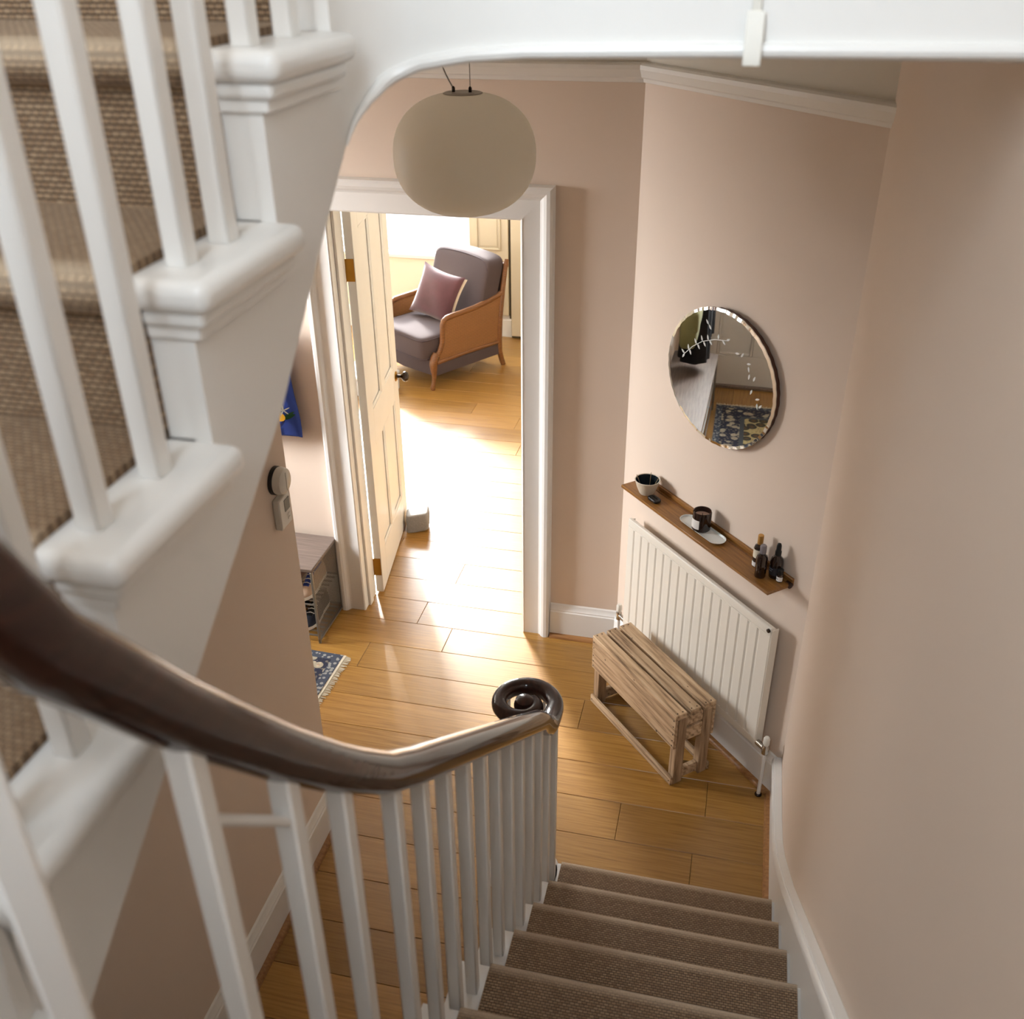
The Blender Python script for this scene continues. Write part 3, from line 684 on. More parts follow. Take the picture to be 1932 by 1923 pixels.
# ---------------------------------------------------------------- things on the mirror wall (local: x along wall, -y into the hall)
def dthing(name, label, cat, t, off, z, group=None):
    p = DIAG @ Vector((t, -off, z)); return thing(name, label, cat, p, -TH, group)
mr = dthing('wall_mirror', 'round mirror with thin dark edge and pale leaf sprigs on the pink wall', 'mirror', .591, .014, 1.589)
mr.rotation_euler = (0, 0, -TH+math.radians(2.3))
MA, MBZ = .282, .254
def disc(ra, rz, ya, yb, n=240, sc=.0009):
    def ring(y): return [((ra+sc*math.cos(40*2*PI*i/n))*math.cos(2*PI*i/n), y, (rz+sc*math.cos(40*2*PI*i/n))*math.sin(2*PI*i/n)) for i in range(n)]
    return [ring(ya), ring(yb)]
MB().loft(disc(MA-.004, MBZ-.004, -.001, -.020)).build('backing_board', M['brownleather'], mr)
g = disc(MA, MBZ, -.020, -.0240)+[disc(MA-.011, MBZ-.011, 0, -.026)[1]]
mg = MB().loft(g).build('mirror_glass', M['mirror'], mr, angle=3)
def leaf(tt, zz, ang, ln=.022, wd_=.008):
    v = [(0, 0), (.35*ln, wd_/2), (.7*ln, wd_*.38), (ln, 0), (.7*ln, -wd_*.38), (.35*ln, -wd_/2)]
    MB().prism([(tt+x*math.cos(ang)-y*math.sin(ang), zz+x*math.sin(ang)+y*math.cos(ang)) for x, y in v], -.0264, -.0268, 'Y').build('etched_leaf', M['etch'], mr, smooth=False)
stem = [(-.19, .035), (-.15, .075), (-.10, .110), (-.04, .135), (.02, .150)]
for (a, za_), (b, zb2) in zip(stem, stem[1:]):
    L_ = math.hypot(b-a, zb2-za_); d_ = Vector((b-a, zb2-za_))/L_; nrm = Vector((-d_.y, d_.x))*.0012
    MB().prism([(a-nrm.x, za_-nrm.y), (b-nrm.x, zb2-nrm.y), (b+nrm.x, zb2+nrm.y), (a+nrm.x, za_+nrm.y)], -.0264, -.0268, 'Y').build('etched_stem', M['etch'], mr, smooth=False)
for tt, zz, an in ((-.19, .035, 2.6), (-.19, .035, 4.2), (-.17, .055, 1.8), (-.165, .060, 5.2), (-.13, .09, 2.2), (-.125, .093, 5.4), (-.10, .11, 2.0), (-.095, .112, 5.4), (-.07, .122, 1.9), (-.065, .125, 5.6), (-.02, .14, 1.6), (.0, .145, 5.7), (.02, .15, .5), (-.06, .165, 2.3), (-.075, .18, 2.4),
                   (.07, .12, .2), (.10, .115, 1.0), (.13, .10, .3), (.14, .095, 5.0), (.15, .07, 4.6), (.17, .05, 1.2), (.17, .02, 4.4), (.19, -.01, .4), (.20, -.02, 4.9), (.21, -.035, .9)):
    leaf(tt, zz, an)

sf = dthing('wall_shelf', 'narrow honey brown wooden shelf above the radiator', 'shelf', .15, 0, .972)
MB().box(0, .905, -.122, 0, -.014, 0).build('shelf_board', M['shelfwood'], sf, bevel=.002)
MB().box(.0, .905, -.012, 0, 0, .018).build('back_lip', M['shelfwood'], sf, bevel=.002)
MB().box(.004, .901, -.026, -.022, 0, .002).build('plate_groove', M['chairwood'], sf)
for t_ in (.06, .895): MB().lathe([(.001, 0), (.012, .0), (.012, .02), (.001, .022)], 14, X=Matrix.Translation((t_-.01, -.016, -.008)) @ Matrix.Rotation(PI/2, 4, 'Y')).build('dowel_end', M['mahogany'], sf)
ZS = .972
# bowl
b = dthing('ceramic_bowl', 'cream ceramic bowl with dark blue inside at the far end of the shelf', 'bowl', .262, .072, ZS+.001)
MB().lathe([(.001, 0), (.028, 0), (.031, .004), (.042, .030), (.050, .056), (.053, .062), (.051, .064), (.048, .062)], 32, caps=False).build('bowl_body', M['ceramic'], b)
MB().lathe([(.048, .062), (.044, .045), (.036, .022), (.022, .012), (.001, .010)], 32, caps=False).build('glazed_inside', M['glazeblue'], b)
for i, (a, l_) in enumerate(((.4, .06), (2.0, .055), (4.1, .07))):
    MB().tube([(.02*math.cos(a), .02*math.sin(a), .018), (.046*math.cos(a+.2), .046*math.sin(a+.2), .018+l_)], .0012, 5).build('twig', M['twig'], b)
b = dthing('key_pouch', 'small black leather pouch beside the ceramic bowl', 'pouch', .333, .085, ZS+.001)
MB().superell((0, 0, .008), .030, .018, .008, .5, .5).build('pouch_body', M['blackplastic'], b); MB().box(-.02, .02, -.0025, .0025, .0155, .017).build('zip', M['darkmetal'], b)
# tray and candle
b = dthing('oval_tray', 'long white oval tray under the brown candle jar', 'tray', .615, .062, ZS+.001)
def stad(hl, r, n=10): return [(hl+r*math.cos(a), r*math.sin(a)) for a in [-PI/2+PI*k/n for k in range(n+1)]]+[(-hl+r*math.cos(a), r*math.sin(a)) for a in [PI/2+PI*k/n for k in range(n+1)]]
rg = [[(x, y, z) for x, y in stad(.085, r)] for r, z in ((.024, 0), (.034, .006), (.036, .010), (.034, .010), (.030, .004))]
MB().loft(rg).build('tray_dish', M['tray'], b)
rg = [[(x, y, z) for x, y in stad(.085, r)] for r, z in ((.0305, .0042), (.0325, .0065), (.0312, .0068))]
MB().loft(rg, caps=False).build('green_rim_line', M['traygreen'], b)
b = dthing('candle_jar', 'dark brown glass candle jar with white label on the oval tray', 'candle', .605, .062, ZS+.0055)
MB().lathe([(.001, 0), (.033, 0), (.036, .004), (.036, .076), (.034, .081), (.032, .079), (.032, .060), (.001, .058)], 32, caps=False).build('jar', M['amber'], b)
MB().lathe([(.001, .060), (.0315, .060), (.0315, .052)], 28, caps=False).build('wax', M['wax'], b)
MB().tube([(0, 0, .06), (.001, 0, .07)], .0012, 5, upv=(0, 1, 0)).build('wick', M['blackplastic'], b)
lb = MB().loft([[(.0366*math.cos(a), .0366*math.sin(a), z) for z in (.014, .052)] for a in [math.radians(-128+74*k/8) for k in range(9)]], closed=False).build('paper_label', M['labelwhite'], b)
def arclabel(r, z0, z1, a0, a1, mat, parent, name='paper_label', n=10):
    mb = MB(); mb.loft([[(r*math.cos(a), r*math.sin(a), z) for z in (z0, z1)] for a in [math.radians(lerp(a0, a1, k/n)) for k in range(n+1)]], closed=False)
    return mb.build(name, mat, parent)
# bottles
b = dthing('gold_capped_bottle', 'cream labelled bottle with tall gold cap at the back of the bottle group', 'bottle', .905, .040, ZS+.001)
MB().lathe([(.001, 0), (.019, 0), (.020, .003), (.020, .075), (.017, .085), (.009, .090), (.009, .096)], 24).build('bottle_body', M['amber'], b)
arclabel(.0204, .004, .022, 0, 360, M['labelwhite'], b, 'base_band', 24); arclabel(.0204, .040, .074, -190, 10, M['labelcream'], b)
MB().lathe([(.010, .093), (.0105, .096), (.0105, .128), (.009, .130), (.001, .130)], 20).build('cap', M['gold'], b)
b = dthing('spray_bottle', 'brown glass spray bottle with clear cap, nearest of the bottle group', 'bottle', .962, .078, ZS+.001)
MB().lathe([(.001, 0), (.019, 0), (.0205, .003), (.0205, .076), (.018, .086), (.010, .092), (.010, .097)], 24).build('bottle_body', M['amber'], b)
MB().lathe([(.011, .094), (.011, .104), (.007, .107), (.007, .112)], 18).build('spray_collar', M['blackplastic'], b)
MB().lathe([(.0115, .098), (.0115, .126), (.009, .130), (.001, .131)], 18, caps=False).build('clear_cap', M['clearcap'], b)
b = dthing('dropper_bottle', 'dark brown bottle with tall black dropper top and slate label', 'bottle', .990, .032, ZS+.001)
MB().lathe([(.001, 0), (.022, 0), (.0235, .003), (.0235, .066), (.020, .078), (.011, .088), (.010, .094)], 24).build('bottle_body', M['amber'], b)
lb = arclabel(.0239, .014, .046, -200, 20, M['labeldark'], b)
for z, a0, a1 in ((.038, -125, -70), (.030, -120, -80)): arclabel(.0242, z, z+.0025, a0, a1, M['labelgrey'], lb, 'label_lettering', 6)
MB().lathe([(.011, .090), (.0115, .106), (.009, .110), (.0085, .130), (.006, .137), (.001, .139)], 18).build('dropper_top', M['blackplastic'], b)
b = dthing('small_vial', 'tiny black capped vial with white label at the near end of the shelf', 'bottle', 1.022, .040, ZS+.001)
MB().lathe([(.001, 0), (.0105, 0), (.0115, .002), (.0115, .026), (.008, .031)], 18).build('bottle_body', M['amber'], b)
lb = arclabel(.0118, .004, .022, -190, 10, M['labelwhite'], b); arclabel(.0120, .012, .0145, -120, -75, M['labeldark'], lb, 'label_lettering', 6)
MB().lathe([(.010, .029), (.0105, .031), (.0105, .049), (.008, .051), (.001, .051)], 18).build('cap', M['blackplastic'], b)

# radiator
rd = dthing('radiator', 'white ribbed panel radiator on the angled wall behind the crate', 'radiator', .145, 0, .225)
RL, RH = .905, .565
nf = 16; pr_ = []
for i in range(nf):
    u0 = .03+(RL-.06)*i/nf; du = (RL-.06)/nf
    pr_ += [(u0, -.070), (u0+du*.18, -.070), (u0+du*.30, -.0655), (u0+du*.38, -.0655), (u0+du*.50, -.070)]
pr_ = [(0, -.066), (.004, -.070)]+pr_+[(RL-.004, -.070), (RL, -.066), (RL, -.052), (0, -.052)]
MB().prism(pr_, .035, RH-.035, 'Z').build('front_panel', M['rad'], rd, angle=25)
MB().box(0, RL, -.070, -.052, 0, .036).build('bottom_header', M['rad'], rd, bevel=.004, seg=2)
MB().box(0, RL, -.070, -.052, RH-.036, RH).build('top_header', M['rad'], rd, bevel=.004, seg=2)
MB().box(0, RL, -.044, -.030, .02, RH-.02).build('back_panel', M['rad'], rd, bevel=.004)
for t_ in (.2, .7): MB().box(t_, t_+.03, -.030, -.0005, .1, RH-.1).build('wall_bracket', M['rad'], rd)
tv = MB().box(RL-.002, RL+.002, -.068, -.034, .01, RH-.01).build('side_cover', M['rad'], rd, bevel=.001)
MB().box(-.002, .002, -.068, -.034, .01, RH-.01).build('side_cover', M['rad'], rd, bevel=.001)
MB().lathe([(.001, 0), (.008, 0), (.008, .006), (.001, .007)], 12, X=Matrix.Translation((RL-.012, -.070, RH-.014)) @ Matrix.Rotation(PI/2, 4, 'X')).build('bleed_plug', M['darkmetal'], rd)
for i in range(nf):
    u0 = .03+(RL-.06)*(i+.35)/nf
    MB().box(u0-.009, u0+.009, -.0705, -.064, RH-.041, RH-.0355).build('flute_top', M['rad'], rd, bevel=.0015)
def valve(xp, sgn):
    v = MB().lathe([(.012, 0), (.012, .05)], 14, X=Matrix.Translation((xp, -.058, .018)) @ Matrix.Rotation(sgn*PI/2, 4, 'Y')).build('valve_body', M['chrome'], rd)
    xv = xp+sgn*.048
    MB().lathe([(.013, -.022), (.014, -.012), (.014, .012), (.010, .022)], 14, (xv, -.058, .018)).build('valve_nut', M['chrome'], v)
    MB().lathe([(.010, .020), (.013, .028), (.013, .052), (.009, .060), (.001, .061)], 16, (xv, -.058, .018)).build('valve_cap', M['whiteplastic'], v)
    MB().lathe([(.0078, -.242), (.0078, -.02)], 12, (xv, -.058, .018)).build('supply_pipe', M['gloss'], rd)
    MB().lathe([(.014, -.2425), (.014, -.238), (.009, -.234)], 16, (xv, -.058, .018)).build('pipe_collar', M['darkmetal'], rd)
valve(RL, 1); valve(0, -1)

# crate: stood on its side as a stool
cr = dthing('wooden_crate', 'weathered pale wooden fruit crate standing on its side before the radiator', 'crate', .30, .140, 0)
CL, CD, CH = .59, .197, .365
def slat(nm, b, mat='cratewood', bev=.0025, rx=0): 
    cx, cy, cz = (b[0]+b[1])/2, (b[2]+b[3])/2, (b[4]+b[5])/2
    return MB().box(b[0]-cx, b[1]-cx, b[2]-cy, b[3]-cy, b[4]-cz, b[5]-cz).build(nm, M[mat], cr, bevel=bev, loc=(cx, cy, cz))
# top slats (three) run along the wall
e = .001
for ya, yb in ((-CD, -CD+.056), (-CD+.071, -CD+.121), (-CD+.136, 0)): slat('slat', (0, CL, ya, yb, CH-.026, CH))
# end frames: posts and cross rails
for xa, xb in ((.0, .038), (CL-.038, CL)):
    slat('end_post', (xa, xb, -CD+.015, -CD+.058, 0, CH-.027), 'cratewoodZ'); slat('end_post', (xa, xb, -.058, -.015, 0, CH-.027), 'cratewoodZ')
    slat('end_rail', (xa+.004, xb-.004, -CD+.059, -.059, CH-.075, CH-.028)); slat('end_rail', (xa+.008, xb-.008, -CD+.059, -.059, .012, .060))
    slat('end_rail', (xa+.012, xb-.002, -CD+.059, -.059, CH-.150, CH-.085))
# front face boards (towards the hall) and back boards
slat('side_board', (0, CL, -CD, -CD+.014, CH-.170, CH-.027)); slat('side_board', (0, CL, -CD, -CD+.014, .002, .040))
slat('side_board', (0, CL, -.014, 0, CH-.170, CH-.027)); slat('side_board', (0, CL, -.014, 0, .002, .040))
for xa in (.012, CL-.012):
    for ya in (-CD+.015, -CD+.04, -CD+.082, -CD+.108, -.045, -.02): MB().lathe([(.001, 0), (.003, 0), (.002, .0012), (.001, .0014)], 8).build('nail', M['nail'], cr, loc=(xa, ya, CH))
    for z in (CH-.03, CH-.06, CH-.10, CH-.13, CH-.155, .02): MB().lathe([(.001, 0), (.003, 0), (.002, .0012), (.001, .0014)], 8, X=Matrix.Rotation(PI/2, 4, 'X')).build('nail', M['nail'], cr, loc=(xa, -CD, z))

# ---------------------------------------------------------------- armchair
ac = thing('armchair', 'mauve upholstered armchair with cane sides and carved wooden frame', 'armchair', (-.479, 2.74, 0), math.atan2(-.542, .84))
AW = .66
def sq(w_, d_, r=.3, n=12): return [(w_*math.copysign(abs(math.cos(a))**.7, math.cos(a)), d_*math.copysign(abs(math.sin(a))**.7, math.sin(a))) for a in [2*PI*k/n for k in range(n)]]
for sx, xx in ((0, -.022), (1, -AW+.022)):
    # cabriole front leg
    path = [(xx, .004, 0), (xx, .0, .018), (xx, .012, .05), (xx, .022, .10), (xx, .020, .15), (xx, .018, .20), (xx, .030, .25), (xx, .045, .285)]
    MB().sweep(path, sq(.018, .018), upv=(0, 1, 0), scales=[.8, 1.0, .75, .9, 1.25, 1.55, 1.5, 1.0]).build('front_leg', M['chairwood'], ac, angle=60)
    # back post, raked and splayed
    path = [(xx, .735, 0), (xx, .715, .05), (xx, .695, .12), (xx, .690, .22), (xx, .705, .40), (xx, .735, .60), (xx, .765, .76), (xx, .785, .835)]
    MB().sweep(path, sq(.016, .022), upv=(0, 1, 0), scales=[.9, .95, 1, 1.1, 1, .95, .9, .8]).build('back_leg', M['chairwood'], ac, angle=60)
    # arm: top rail curving down into the front upright
    top_ = [(.730, .590), (.66, .570), (.55, .550), (.44, .538), (.32, .532), (.22, .530), (.165, .526), (.135, .510), (.122, .48), (.120, .42), (.112, .34), (.085, .285), (.06, .262)]
    MB().sweep([(xx, y, z) for y, z in top_], sq(.020, .014), upv=(1, 0, 0)).build('arm_frame', M['chairwood'], ac, angle=60)
    MB().sweep([(xx, .05, .205), (xx, .35, .212), (xx, .695, .205)], sq(.016, .016)).build('side_rail', M['chairwood'], ac, angle=60)
    cp = [(y, z-.004) for y, z in top_[:-1]]+[(.07, .215), (.69, .215)]
    MB().prism(cp, xx-.004, xx+.004, 'X').build('cane_panel', M['cane'], ac)
    MB().box(xx-.010, xx+.010, .03, .69, .105, .195).build('side_apron', M['mauve'], ac, bevel=.004)
MB().sweep([(-.03, .012, .175), (-AW/2, -.012, .170), (-AW+.03, .012, .175)], [(-.010, -.055), (.010, -.055), (.010, .055), (-.010, .055)]).build('front_apron', M['mauve'], ac)
MB().box(-AW+.03, -.03, .68, .70, .12, .26).build('back_apron', M['mauve'], ac, bevel=.003)
def seatfn(p):
    p[2] += .012*(1-(p[0]/.32)**2)*(1 if p[2] > 0 else 0); return p
sc_ = MB().superell((-AW/2, .265, .315), .285, .325, .092, .22, .16, 40, 16, fn=seatfn).build('seat_cushion', M['mauve'], ac, angle=80)
def ring_path(hx, hy, c, n=40, e2=.16): return [(c[0]+hx*math.copysign(abs(math.cos(a))**e2, math.cos(a)), c[1]+hy*math.copysign(abs(math.sin(a))**e2, math.sin(a)), c[2]) for a in [2*PI*k/n for k in range(n+1)]]
for z in (.385, .242): MB().tube(ring_path(.283, .323, (-AW/2, .265, z)), .005, 6).build('piping', M['mauvedark'], sc_)
def backfn(p):
    f = max(0, p[2])/.24; x_ = p[0]/.31
    p[2] += .022*f*(1-x_*x_)
    p[1] += .30*(p[2]+.235)
    return p
bc = MB().superell((-AW/2, .545, .620), .312, .085, .235, .20, .16, 44, 18, fn=backfn).build('back_cushion', M['mauve'], ac, angle=80)
pp = []
for k in range(31):
    x_ = lerp(-.300, .300, k/30); f = 1-abs(x_/.300)**10
    p = backfn([x_, -.076, .222-.06*(1-f)]); pp.append((-AW/2+p[0], .545+p[1], .620+p[2]))
MB().tube(pp, .006, 6).build('piping', M['mauvedark'], bc)
MB().sweep([(-.01, .775, .79), (-AW*.25, .785, .80), (-AW/2, .785, .805), (-AW*.75, .785, .80), (-AW+.01, .775, .79)], sq(.016, .016)).build('crest_rail', M['chairwood'], ac, angle=60)
MB().prism([(.695, .25), (.715, .25), (.790, .80), (.768, .80)], -AW+.035, -.035, 'X').build('back_panel', M['mauve'], ac)
# cushion on the chair
def pillow(mb, hw, hh, th, n=18):
    V = []; F = []
    for sgn in (1, -1):
        o = len(V)
        for j in range(n+1):
            for i in range(n+1):
                u, v = -1+2*i/n, -1+2*j/n
                b_ = max(0, (1-abs(u)**2.6)*(1-abs(v)**2.6))**.5
                pin = 1-.10*(1-abs(u*v)) * (abs(u)**3+abs(v)**3)*.5
                V.append((u*hw*(1-.11*(1-v*v) * abs(u)), sgn*th*b_*(1+.08*math.sin(5*u+3*v)), v*hh*(1-.11*(1-u*u)*abs(v))))
        for j in range(n):
            for i in range(n):
                a = o+j*(n+1)+i; F.append((a, a+1, a+n+2, a+n+1) if sgn < 0 else (a, a+n+1, a+n+2, a+1))
    mb.add(V, F); return mb
cu = thing('scatter_cushion', 'plum velvet cushion with cream edging leaning on the armchair', 'cushion')
root = Matrix.Translation((-.479, 2.74, 0)) @ Matrix.Rotation(math.atan2(-.542, .84), 4, 'Z')
cu.matrix_world = root @ Matrix.Translation((-.345, .350, .590)) @ Matrix.Rotation(math.radians(16), 4, 'Z') @ Matrix.Rotation(math.radians(-22), 4, 'X') @ Matrix.Rotation(math.radians(11), 4, 'Y')
pillow(MB(), .195, .195, .06).build('cushion_body', M['plumvelvet'], cu, angle=80)
pillow(MB(), .190, .190, .045).build('cushion_back', M['creamcloth'], cu, angle=80, loc=(0.012, .024, -.004))

# pale storage box behind the door, small pouch stopping the door
bx = thing('storage_box', 'pale grey box on the floor beside the armchair', 'box', (-.98, 2.66, 0), -.3)
MB().box(-.20, .20, -.14, .14, 0, .12).build('box_body', M['greylight'], bx, bevel=.012, seg=2); MB().box(-.205, .205, -.145, .145, .12, .15).build('lid', M['greylight'], bx, bevel=.01, seg=2)
ds = thing('door_stop', 'small grey woven cube door stop against the open door', 'door stop', (.012, .815, 0), math.radians(14))
def dsf(p):
    k = 1+.07*math.sin(p[0]*40)*math.cos(p[2]*35); return [p[0]*k, p[1]*k, p[2]+.010*p[0]/.06]
MB().superell((0, 0, .058), .066, .060, .058, .28, .28, 28, 12, fn=dsf).build('stop_body', M['greyfab'], ds, angle=80)
MB().superell((0, 0, .104), .060, .054, .014, .4, .28, 28, 8, fn=lambda p: [p[0], p[1], p[2]+.010*p[0]/.06]).build('stop_top', M['greylight'], ds, angle=80)

# ---------------------------------------------------------------- wall controls
tm = thing('thermostat', 'white wall thermostat with small grey screen on the shaded wall', 'thermostat', (XL, -1.415, 1.375))
MB().box(0, .024, -.038, .038, 0, .105).build('thermostat_body', M['whiteplastic'], tm, bevel=.005, seg=2)
MB().box(.024, .0255, -.006, .028, .052, .092).build('screen', M['lcd'], tm)
for z in (.018, .032): MB().box(.024, .026, .008, .024, z, z+.008).build('button', M['whiteplastic'], tm, bevel=.001)
rd2 = thing('heating_dial', 'round white heating control dial above the thermostat', 'dial', (XL, -1.418, 1.535))
X = Matrix.Rotation(PI/2, 4, 'Y')
MB().lathe([(.001, 0), (.045, 0), (.045, .010), (.042, .013), (.001, .013)], 28, X=X).build('dial_base', M['blackplastic'], rd2)
MB().lathe([(.001, .012), (.042, .012), (.044, .020), (.040, .036), (.034, .040), (.001, .041)], 28, X=X).build('dial_knob', M['whiteplastic'], rd2)
MB().box(.0405, .0425, -.002, .002, -.03, .03).build('pointer_ridge', M['whiteplastic'], rd2)

# ---------------------------------------------------------------- shoe rack with shoes
rk = thing('shoe_rack', 'low shoe rack with grey brown top and wire mesh side by the door frame', 'shoe rack', (-1.66, -.02, 0))
RW, RD, RHH = 1.545, .305, .425
MB().box(0, RW, -RD, 0, RHH-.016, RHH).build('top_board', M['rackwood'], rk, bevel=.003)
for z in (.035, .215): 
    sf2 = MB()
    for k in range(9): sf2.box(.01, RW-.01, -RD+.01+k*.0345, -RD+.018+k*.0345, z, z+.006)
    sf2.build('shelf_rack', M['wire'], rk)
for xx in (.006, RW-.006):
    for yy in (-RD+.006, -.006): MB().box(xx-.006, xx+.006, yy-.006, yy+.006, 0, RHH-.016).build('upright', M['wire'], rk, bevel=.002)
    MB().box(xx-.005, xx+.005, -RD, 0, .012, .022).build('side_foot_bar', M['wire'], rk)
    ms = MB()
    for k in range(1, 30): yv = lerp(-RD+.012, -.012, k/30); ms.box(xx-.0007, xx+.0007, yv-.0007, yv+.0007, .022, RHH-.016)
    for k in range(1, 40): zv = lerp(.022, RHH-.016, k/40); ms.box(xx-.0007, xx+.0007, -RD+.012, -.012, zv-.0007, zv+.0007)
    ms.build('mesh_side', M['wire'], rk, smooth=False, kind='stuff')
def shoe(label, loc, rz, upper, sole, accent, L_=.25, tip=0):
    o = thing('shoe', label, 'shoe', loc, rz, 'shoes on the rack')
    def outline(f):        # half width along the length, toe at f = 1
        return interp([(0, .022), (.1, .031), (.35, .030), (.65, .043), (.85, .038), (.96, .022), (1, .006)], f)
    fr = [0, .05, .12, .25, .4, .55, .7, .82, .92, .98, 1]
    ring = lambda f, z0_, z1_, k: [((f-.5)*L_, a*outline(f)*k, z) for a, z in ((-1, z0_), (1, z0_), (1.05, z1_), (-1.05, z1_))]
    MB().loft([ring(f, 0, .022, 1) for f in fr]).build('sole', sole, o, bevel=.003)
    def top_z(f): return interp([(0, .088), (.12, .092), (.28, .085), (.42, .092), (.55, .080), (.7, .060), (.85, .046), (.95, .036), (1, .026)], f)
    rings = []
    for f in fr:
        hw = outline(f); z1_ = top_z(f)
        rings.append([((f-.5)*L_, hw*math.cos(a)*(1-.35*max(0, math.sin(a))*(1 if f < .6 else .4)), .020+(z1_-.020)*max(0, math.sin(a))**.8) for a in [PI*k/10 for k in range(11)]])
    MB().loft(rings).build('upper', upper, o, angle=70)
    MB().superell((-.055*L_/.25, 0, .088), .052*L_/.25, .019, .006, .6, .8).build('foot_opening', accent, o, angle=80)
    MB().loft([[((f-.5)*L_, y_*k, top_z(f)+.003) for y_ in (-.014, .014) for k in (1,)]+[((f-.5)*L_, y_, top_z(f)-.006) for y_ in (.014, -.014)] for f in (.42, .5, .6, .7, .78)]).build('tongue', accent, o)
    for f in (.48, .56, .64, .72): MB().tube([((f-.5)*L_, -.020, top_z(f)-.001), ((f-.5)*L_, 0, top_z(f)+.006), ((f-.5)*L_, .020, top_z(f)-.001)], .0025, 5).build('lace', sole, o)
    return o
shoe('beige suede trainer with blue tongue on the upper rack shelf, next to the mesh side', (-.195, -.175, .222), -PI/2, M['beigesuede'], M['shoewhite'], M['shoeblue'])
shoe('pale pink trainer with blue lining on the upper rack shelf', (-.300, -.180, .222), -PI/2-.08, M['pinkmesh'], M['shoewhite'], M['shoeblue'])
shoe('black trainer on the upper rack shelf behind the pink trainer', (-.42, -.165, .222), -PI/2, M['blackcloth'], M['shoewhite'], M['blackplastic'])
shoe('navy trainer with white sole on the lower rack shelf, next to the mesh side', (-.20, -.170, .042), -PI/2, M['shoenavy'], M['shoewhite'], M['blackplastic'])
shoe('black shoe on the lower rack shelf left of the navy trainer', (-.31, -.165, .042), -PI/2, M['blackcloth'], M['shoenavy'], M['blackplastic'])

# ---------------------------------------------------------------- hanging bag and coats
pr2 = thing('peg_rail', 'white peg rail holding coats and a bag along the entrance wall', 'peg rail', (-2.0, 0, 1.66))
MB().box(0, 1.80, -.018, 0, -.04, .04).build('rail_board', M['gloss'], pr2, bevel=.004)
pegx = [.14, .38, .66, .98, 1.63]
for px in pegx: MB().lathe([(.008, 0), (.007, .05), (.013, .058), (.011, .068), (.001, .07)], 12, X=Matrix.Translation((px, -.016, -.005)) @ Matrix.Rotation(PI/2+.25, 4, 'X')).build('peg', M['gloss'], pr2)
bg_ = thing('tote_bag', 'blue cotton tote bag printed with lemons hanging on the bright wall', 'bag', (-.37, -.065, .985))
rings = []
for k in range(13):
    f = k/12; z = .50*f; hw = lerp(.165, .125, f**1.3); th = .045*math.sin(PI*min(1, .12+f*.8))+.006
    rings.append([(hw*math.copysign(abs(math.cos(a))**.6, math.cos(a))+.004*math.sin(9*f+2*a), th*math.sin(a)*(1+.15*math.sin(3*a+6*f)), z-.010*math.sin(a*2+1)*(1-f)) for a in [2*PI*i/28 for i in range(28)]])
bb = MB().loft(rings).build('bag_body', M['bagblue'], bg_, angle=80)
for sx in (-.07, .07): MB().tube([(sx, -.02, .49), (sx*.6, -.02, .56), (sx*.15, -.01, .64), (0, .0, .665)], .006, 6, upv=(0, 1, 0)).build('strap', M['bagblue'], bg_)
def blob(nm, mat, cx, cz, rx, rz_, rot=0, n=14, pts=None, yy=None, d=.002):
    """printed motif: thin patch following the bag's front"""
    def fy(x, z):
        f = max(0, min(1, z/.50)); hw = lerp(.165, .125, f**1.3); th = .045*math.sin(PI*min(1, .12+f*.8))+.006
        s_ = max(0, 1-(abs(x)/hw)**3.2)**.5; return -th*s_*1.16
    P2 = []
    for i in range(n):
        a = 2*PI*i/n; x_, z_ = rx*math.cos(a), rz_*math.sin(a)
        P2.append((cx+x_*math.cos(rot)-z_*math.sin(rot), cz+x_*math.sin(rot)+z_*math.cos(rot)))
    V = [(x, fy(x, z)-d, z) for x, z in P2]+[(cx, fy(cx, cz)-d, cz)]
    MB().add(V, [(i, (i+1) % n, n) for i in range(n)]).build(nm, mat, bb)
for cx, cz in ((.082, .115), (.02, .27), (-.09, .09), (-.07, .35)):
    blob('lemon_print', M['lemon'], cx, cz, .036, .026, -.5, d=.005)
    blob('leaf_print', M['leafgreen'], cx+.050, cz-.002, .030, .013, .5, d=.004); blob('leaf_print', M['leafgreen'], cx+.020, cz+.050, .012, .028, .3, d=.004); blob('leaf_print', M['leafgreen'], cx-.025, cz+.035, .024, .014, 1.0, d=.004)
    for k in range(5): a = 2*PI*k/5+.4; blob('petal_print', M['flower'], cx+.032+.014*math.cos(a), cz+.030+.014*math.sin(a), .014, .0032, a, 8, d=.007)
    blob('shadow_print', M['bagnavy'], cx+.01, cz-.045, .03, .006, .9, d=.003)
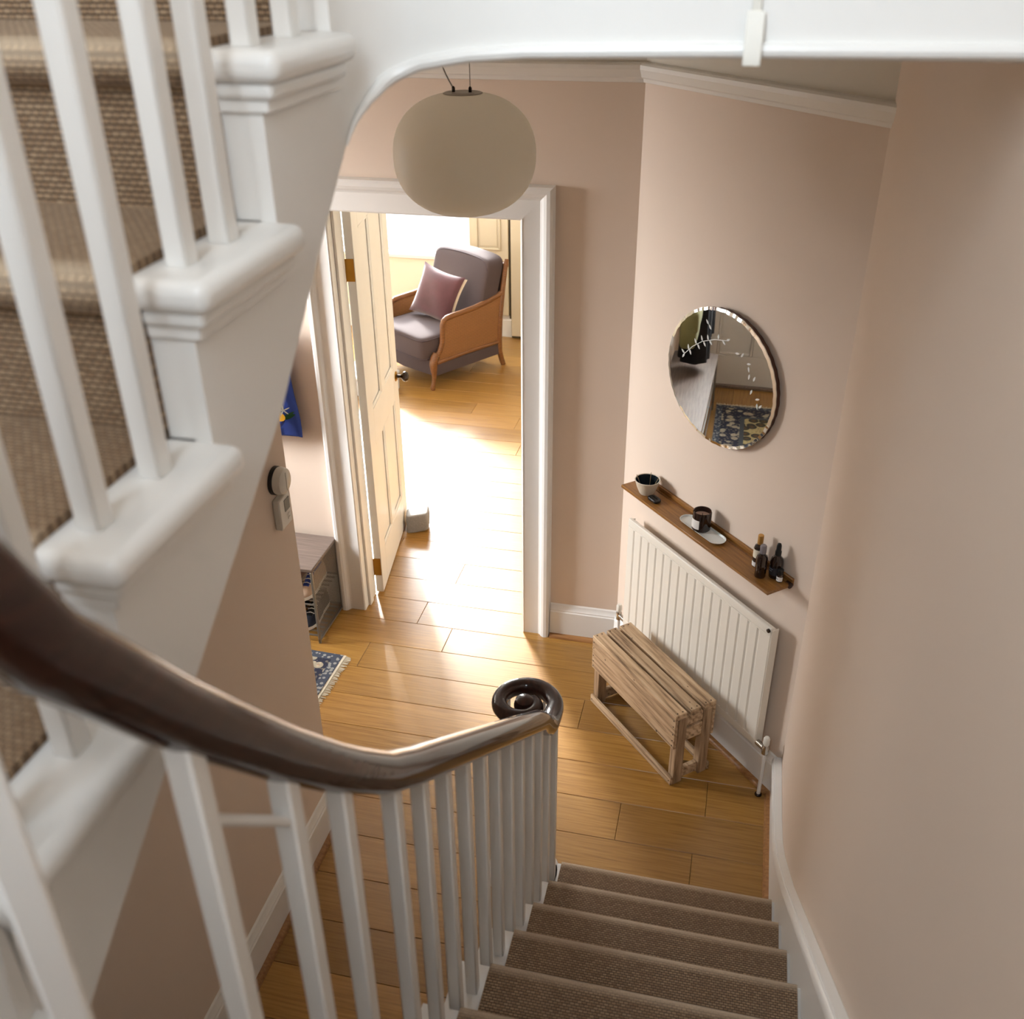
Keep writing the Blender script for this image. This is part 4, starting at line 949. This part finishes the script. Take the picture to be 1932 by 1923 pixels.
def coat(name, label, x, mat, wtop, wbot, length, dep, zt, cat='coat'):
    o = thing(name, label, cat, (x, -.175, zt-length)); rings = []
    for k in range(17):
        f = k/16; z = length*(1-f)
        hw = interp([(0, .03), (.05, .06), (.12, wtop), (.5, lerp(wtop, wbot, .5)), (1, wbot)], f); d_ = interp([(0, .02), (.12, dep*.8), (.5, dep), (1, dep*1.1)], f)
        rings.append([(hw*math.cos(a)*(1+.05*math.sin(5*a+3*f)), max(-.999, 1)*d_*math.sin(a)*(1+.18*math.sin(7*a+2*f)*f), z) for a in [2*PI*i/36 for i in range(36)]])
    b_ = MB().loft(rings).build('coat_body', mat, o, angle=80)
    MB().tube([(-.07, -.02, length*.96), (-.03, -dep*.9, length*.86), (.0, -dep*1.02, length*.78), (.03, -dep*.9, length*.86), (.07, -.02, length*.96)], .016, 8).build('collar', mat, o)
    for s_ in (-1, 1): MB().tube([(s_*wtop*.8, -.01, length*.86), (s_*(wtop+.02), -.03, length*.6), (s_*(wbot*.8+.02), -.04, length*.32)], .045, 10, scales=[1, .95, .75]).build('sleeve', mat, o, angle=80)
    return o
coat('coat', 'long black wool coat on the peg rail, seen in the mirror', -1.34, M['blackcloth'], .10, .11, 1.06, .085, 1.56)
coat('coat', 'black jacket hanging nearest the front door, seen in the mirror', -1.67, M['blackcloth'], .095, .10, 1.00, .085, 1.56)
ob = thing('shoulder_bag', 'olive canvas shoulder bag hanging over the black coats', 'bag', (-1.02, -.16, .72))
MB().superell((0, 0, .13), .17, .055, .13, .5, .35, 32, 14).build('bag_body', M['olive'], ob, angle=80)
MB().superell((0, -.012, .19), .172, .052, .085, .5, .35, 32, 12).build('flap', M['olive'], ob, angle=80)
MB().tube([(-.12, -.01, .2), (-.07, 0, .6), (0, .06, .865), (.07, 0, .6), (.12, -.01, .2)], .011, 6, upv=(0, 1, 0)).build('strap', M['olive'], ob)
ht = thing('felt_hat', 'brown felt hat hanging from the peg nearest the front door', 'hat', (-1.90, -.12, 1.52))
MB().lathe([(.001, .09), (.06, .085), (.085, .05), (.09, .0), (.15, -.012), (.152, -.008), (.095, .006)], 28, X=Matrix.Rotation(math.radians(78), 4, 'X')).build('hat_body', M['brownleather'], ht)

# ---------------------------------------------------------------- rug
HX, HY = .885, .375
rug = thing('persian_rug', 'navy and cream patterned Persian rug with ivory fringe in the entrance passage', 'rug', (-.865, -.742, .001), math.radians(-1.6))
M['rug'] = rug_mat(HX, HY)
mb = MB(); nx, ny = 40, 18; V = []; F = []
for j in range(ny+1):
    for i in range(nx+1):
        x_, y_ = -HX+2*HX*i/nx, -HY+2*HY*j/ny; V.append((x_, y_, .008+.0012*math.sin(x_*9)*math.sin(y_*13)))
for j in range(ny):
    for i in range(nx): a = j*(nx+1)+i; F.append((a, a+1, a+nx+2, a+nx+1))
mb.add(V, F); mb.box(-HX, HX, -HY, HY, 0, .0065).build('rug_pile', M['rug'], rug)
for sx in (-1, 1):
    MB().box(min(sx*HX, sx*(HX+.012)), max(sx*HX, sx*(HX+.012)), -HY, HY, .001, .006).build('rug_end', M['fringe'], rug)
    fr = MB()
    for k in range(110):
        y_ = lerp(-HY+.004, HY-.004, k/109); dy = random.uniform(-.006, .006); l_ = random.uniform(.022, .036)
        fr.add([(sx*(HX+.010), y_-.0022, .002), (sx*(HX+.010), y_+.0022, .002), (sx*(HX+.010+l_), y_+dy+.0022, .0015), (sx*(HX+.010+l_), y_+dy-.0022, .0015), (sx*(HX+.010), y_, .006), (sx*(HX+.010+l_*.9), y_+dy, .004)],
               [(0, 1, 2, 3), (0, 4, 5, 3), (1, 2, 5, 4), (0, 1, 4), (2, 3, 5)])
    fr.build('fringe', M['fringe'], rug, smooth=False, kind='stuff')
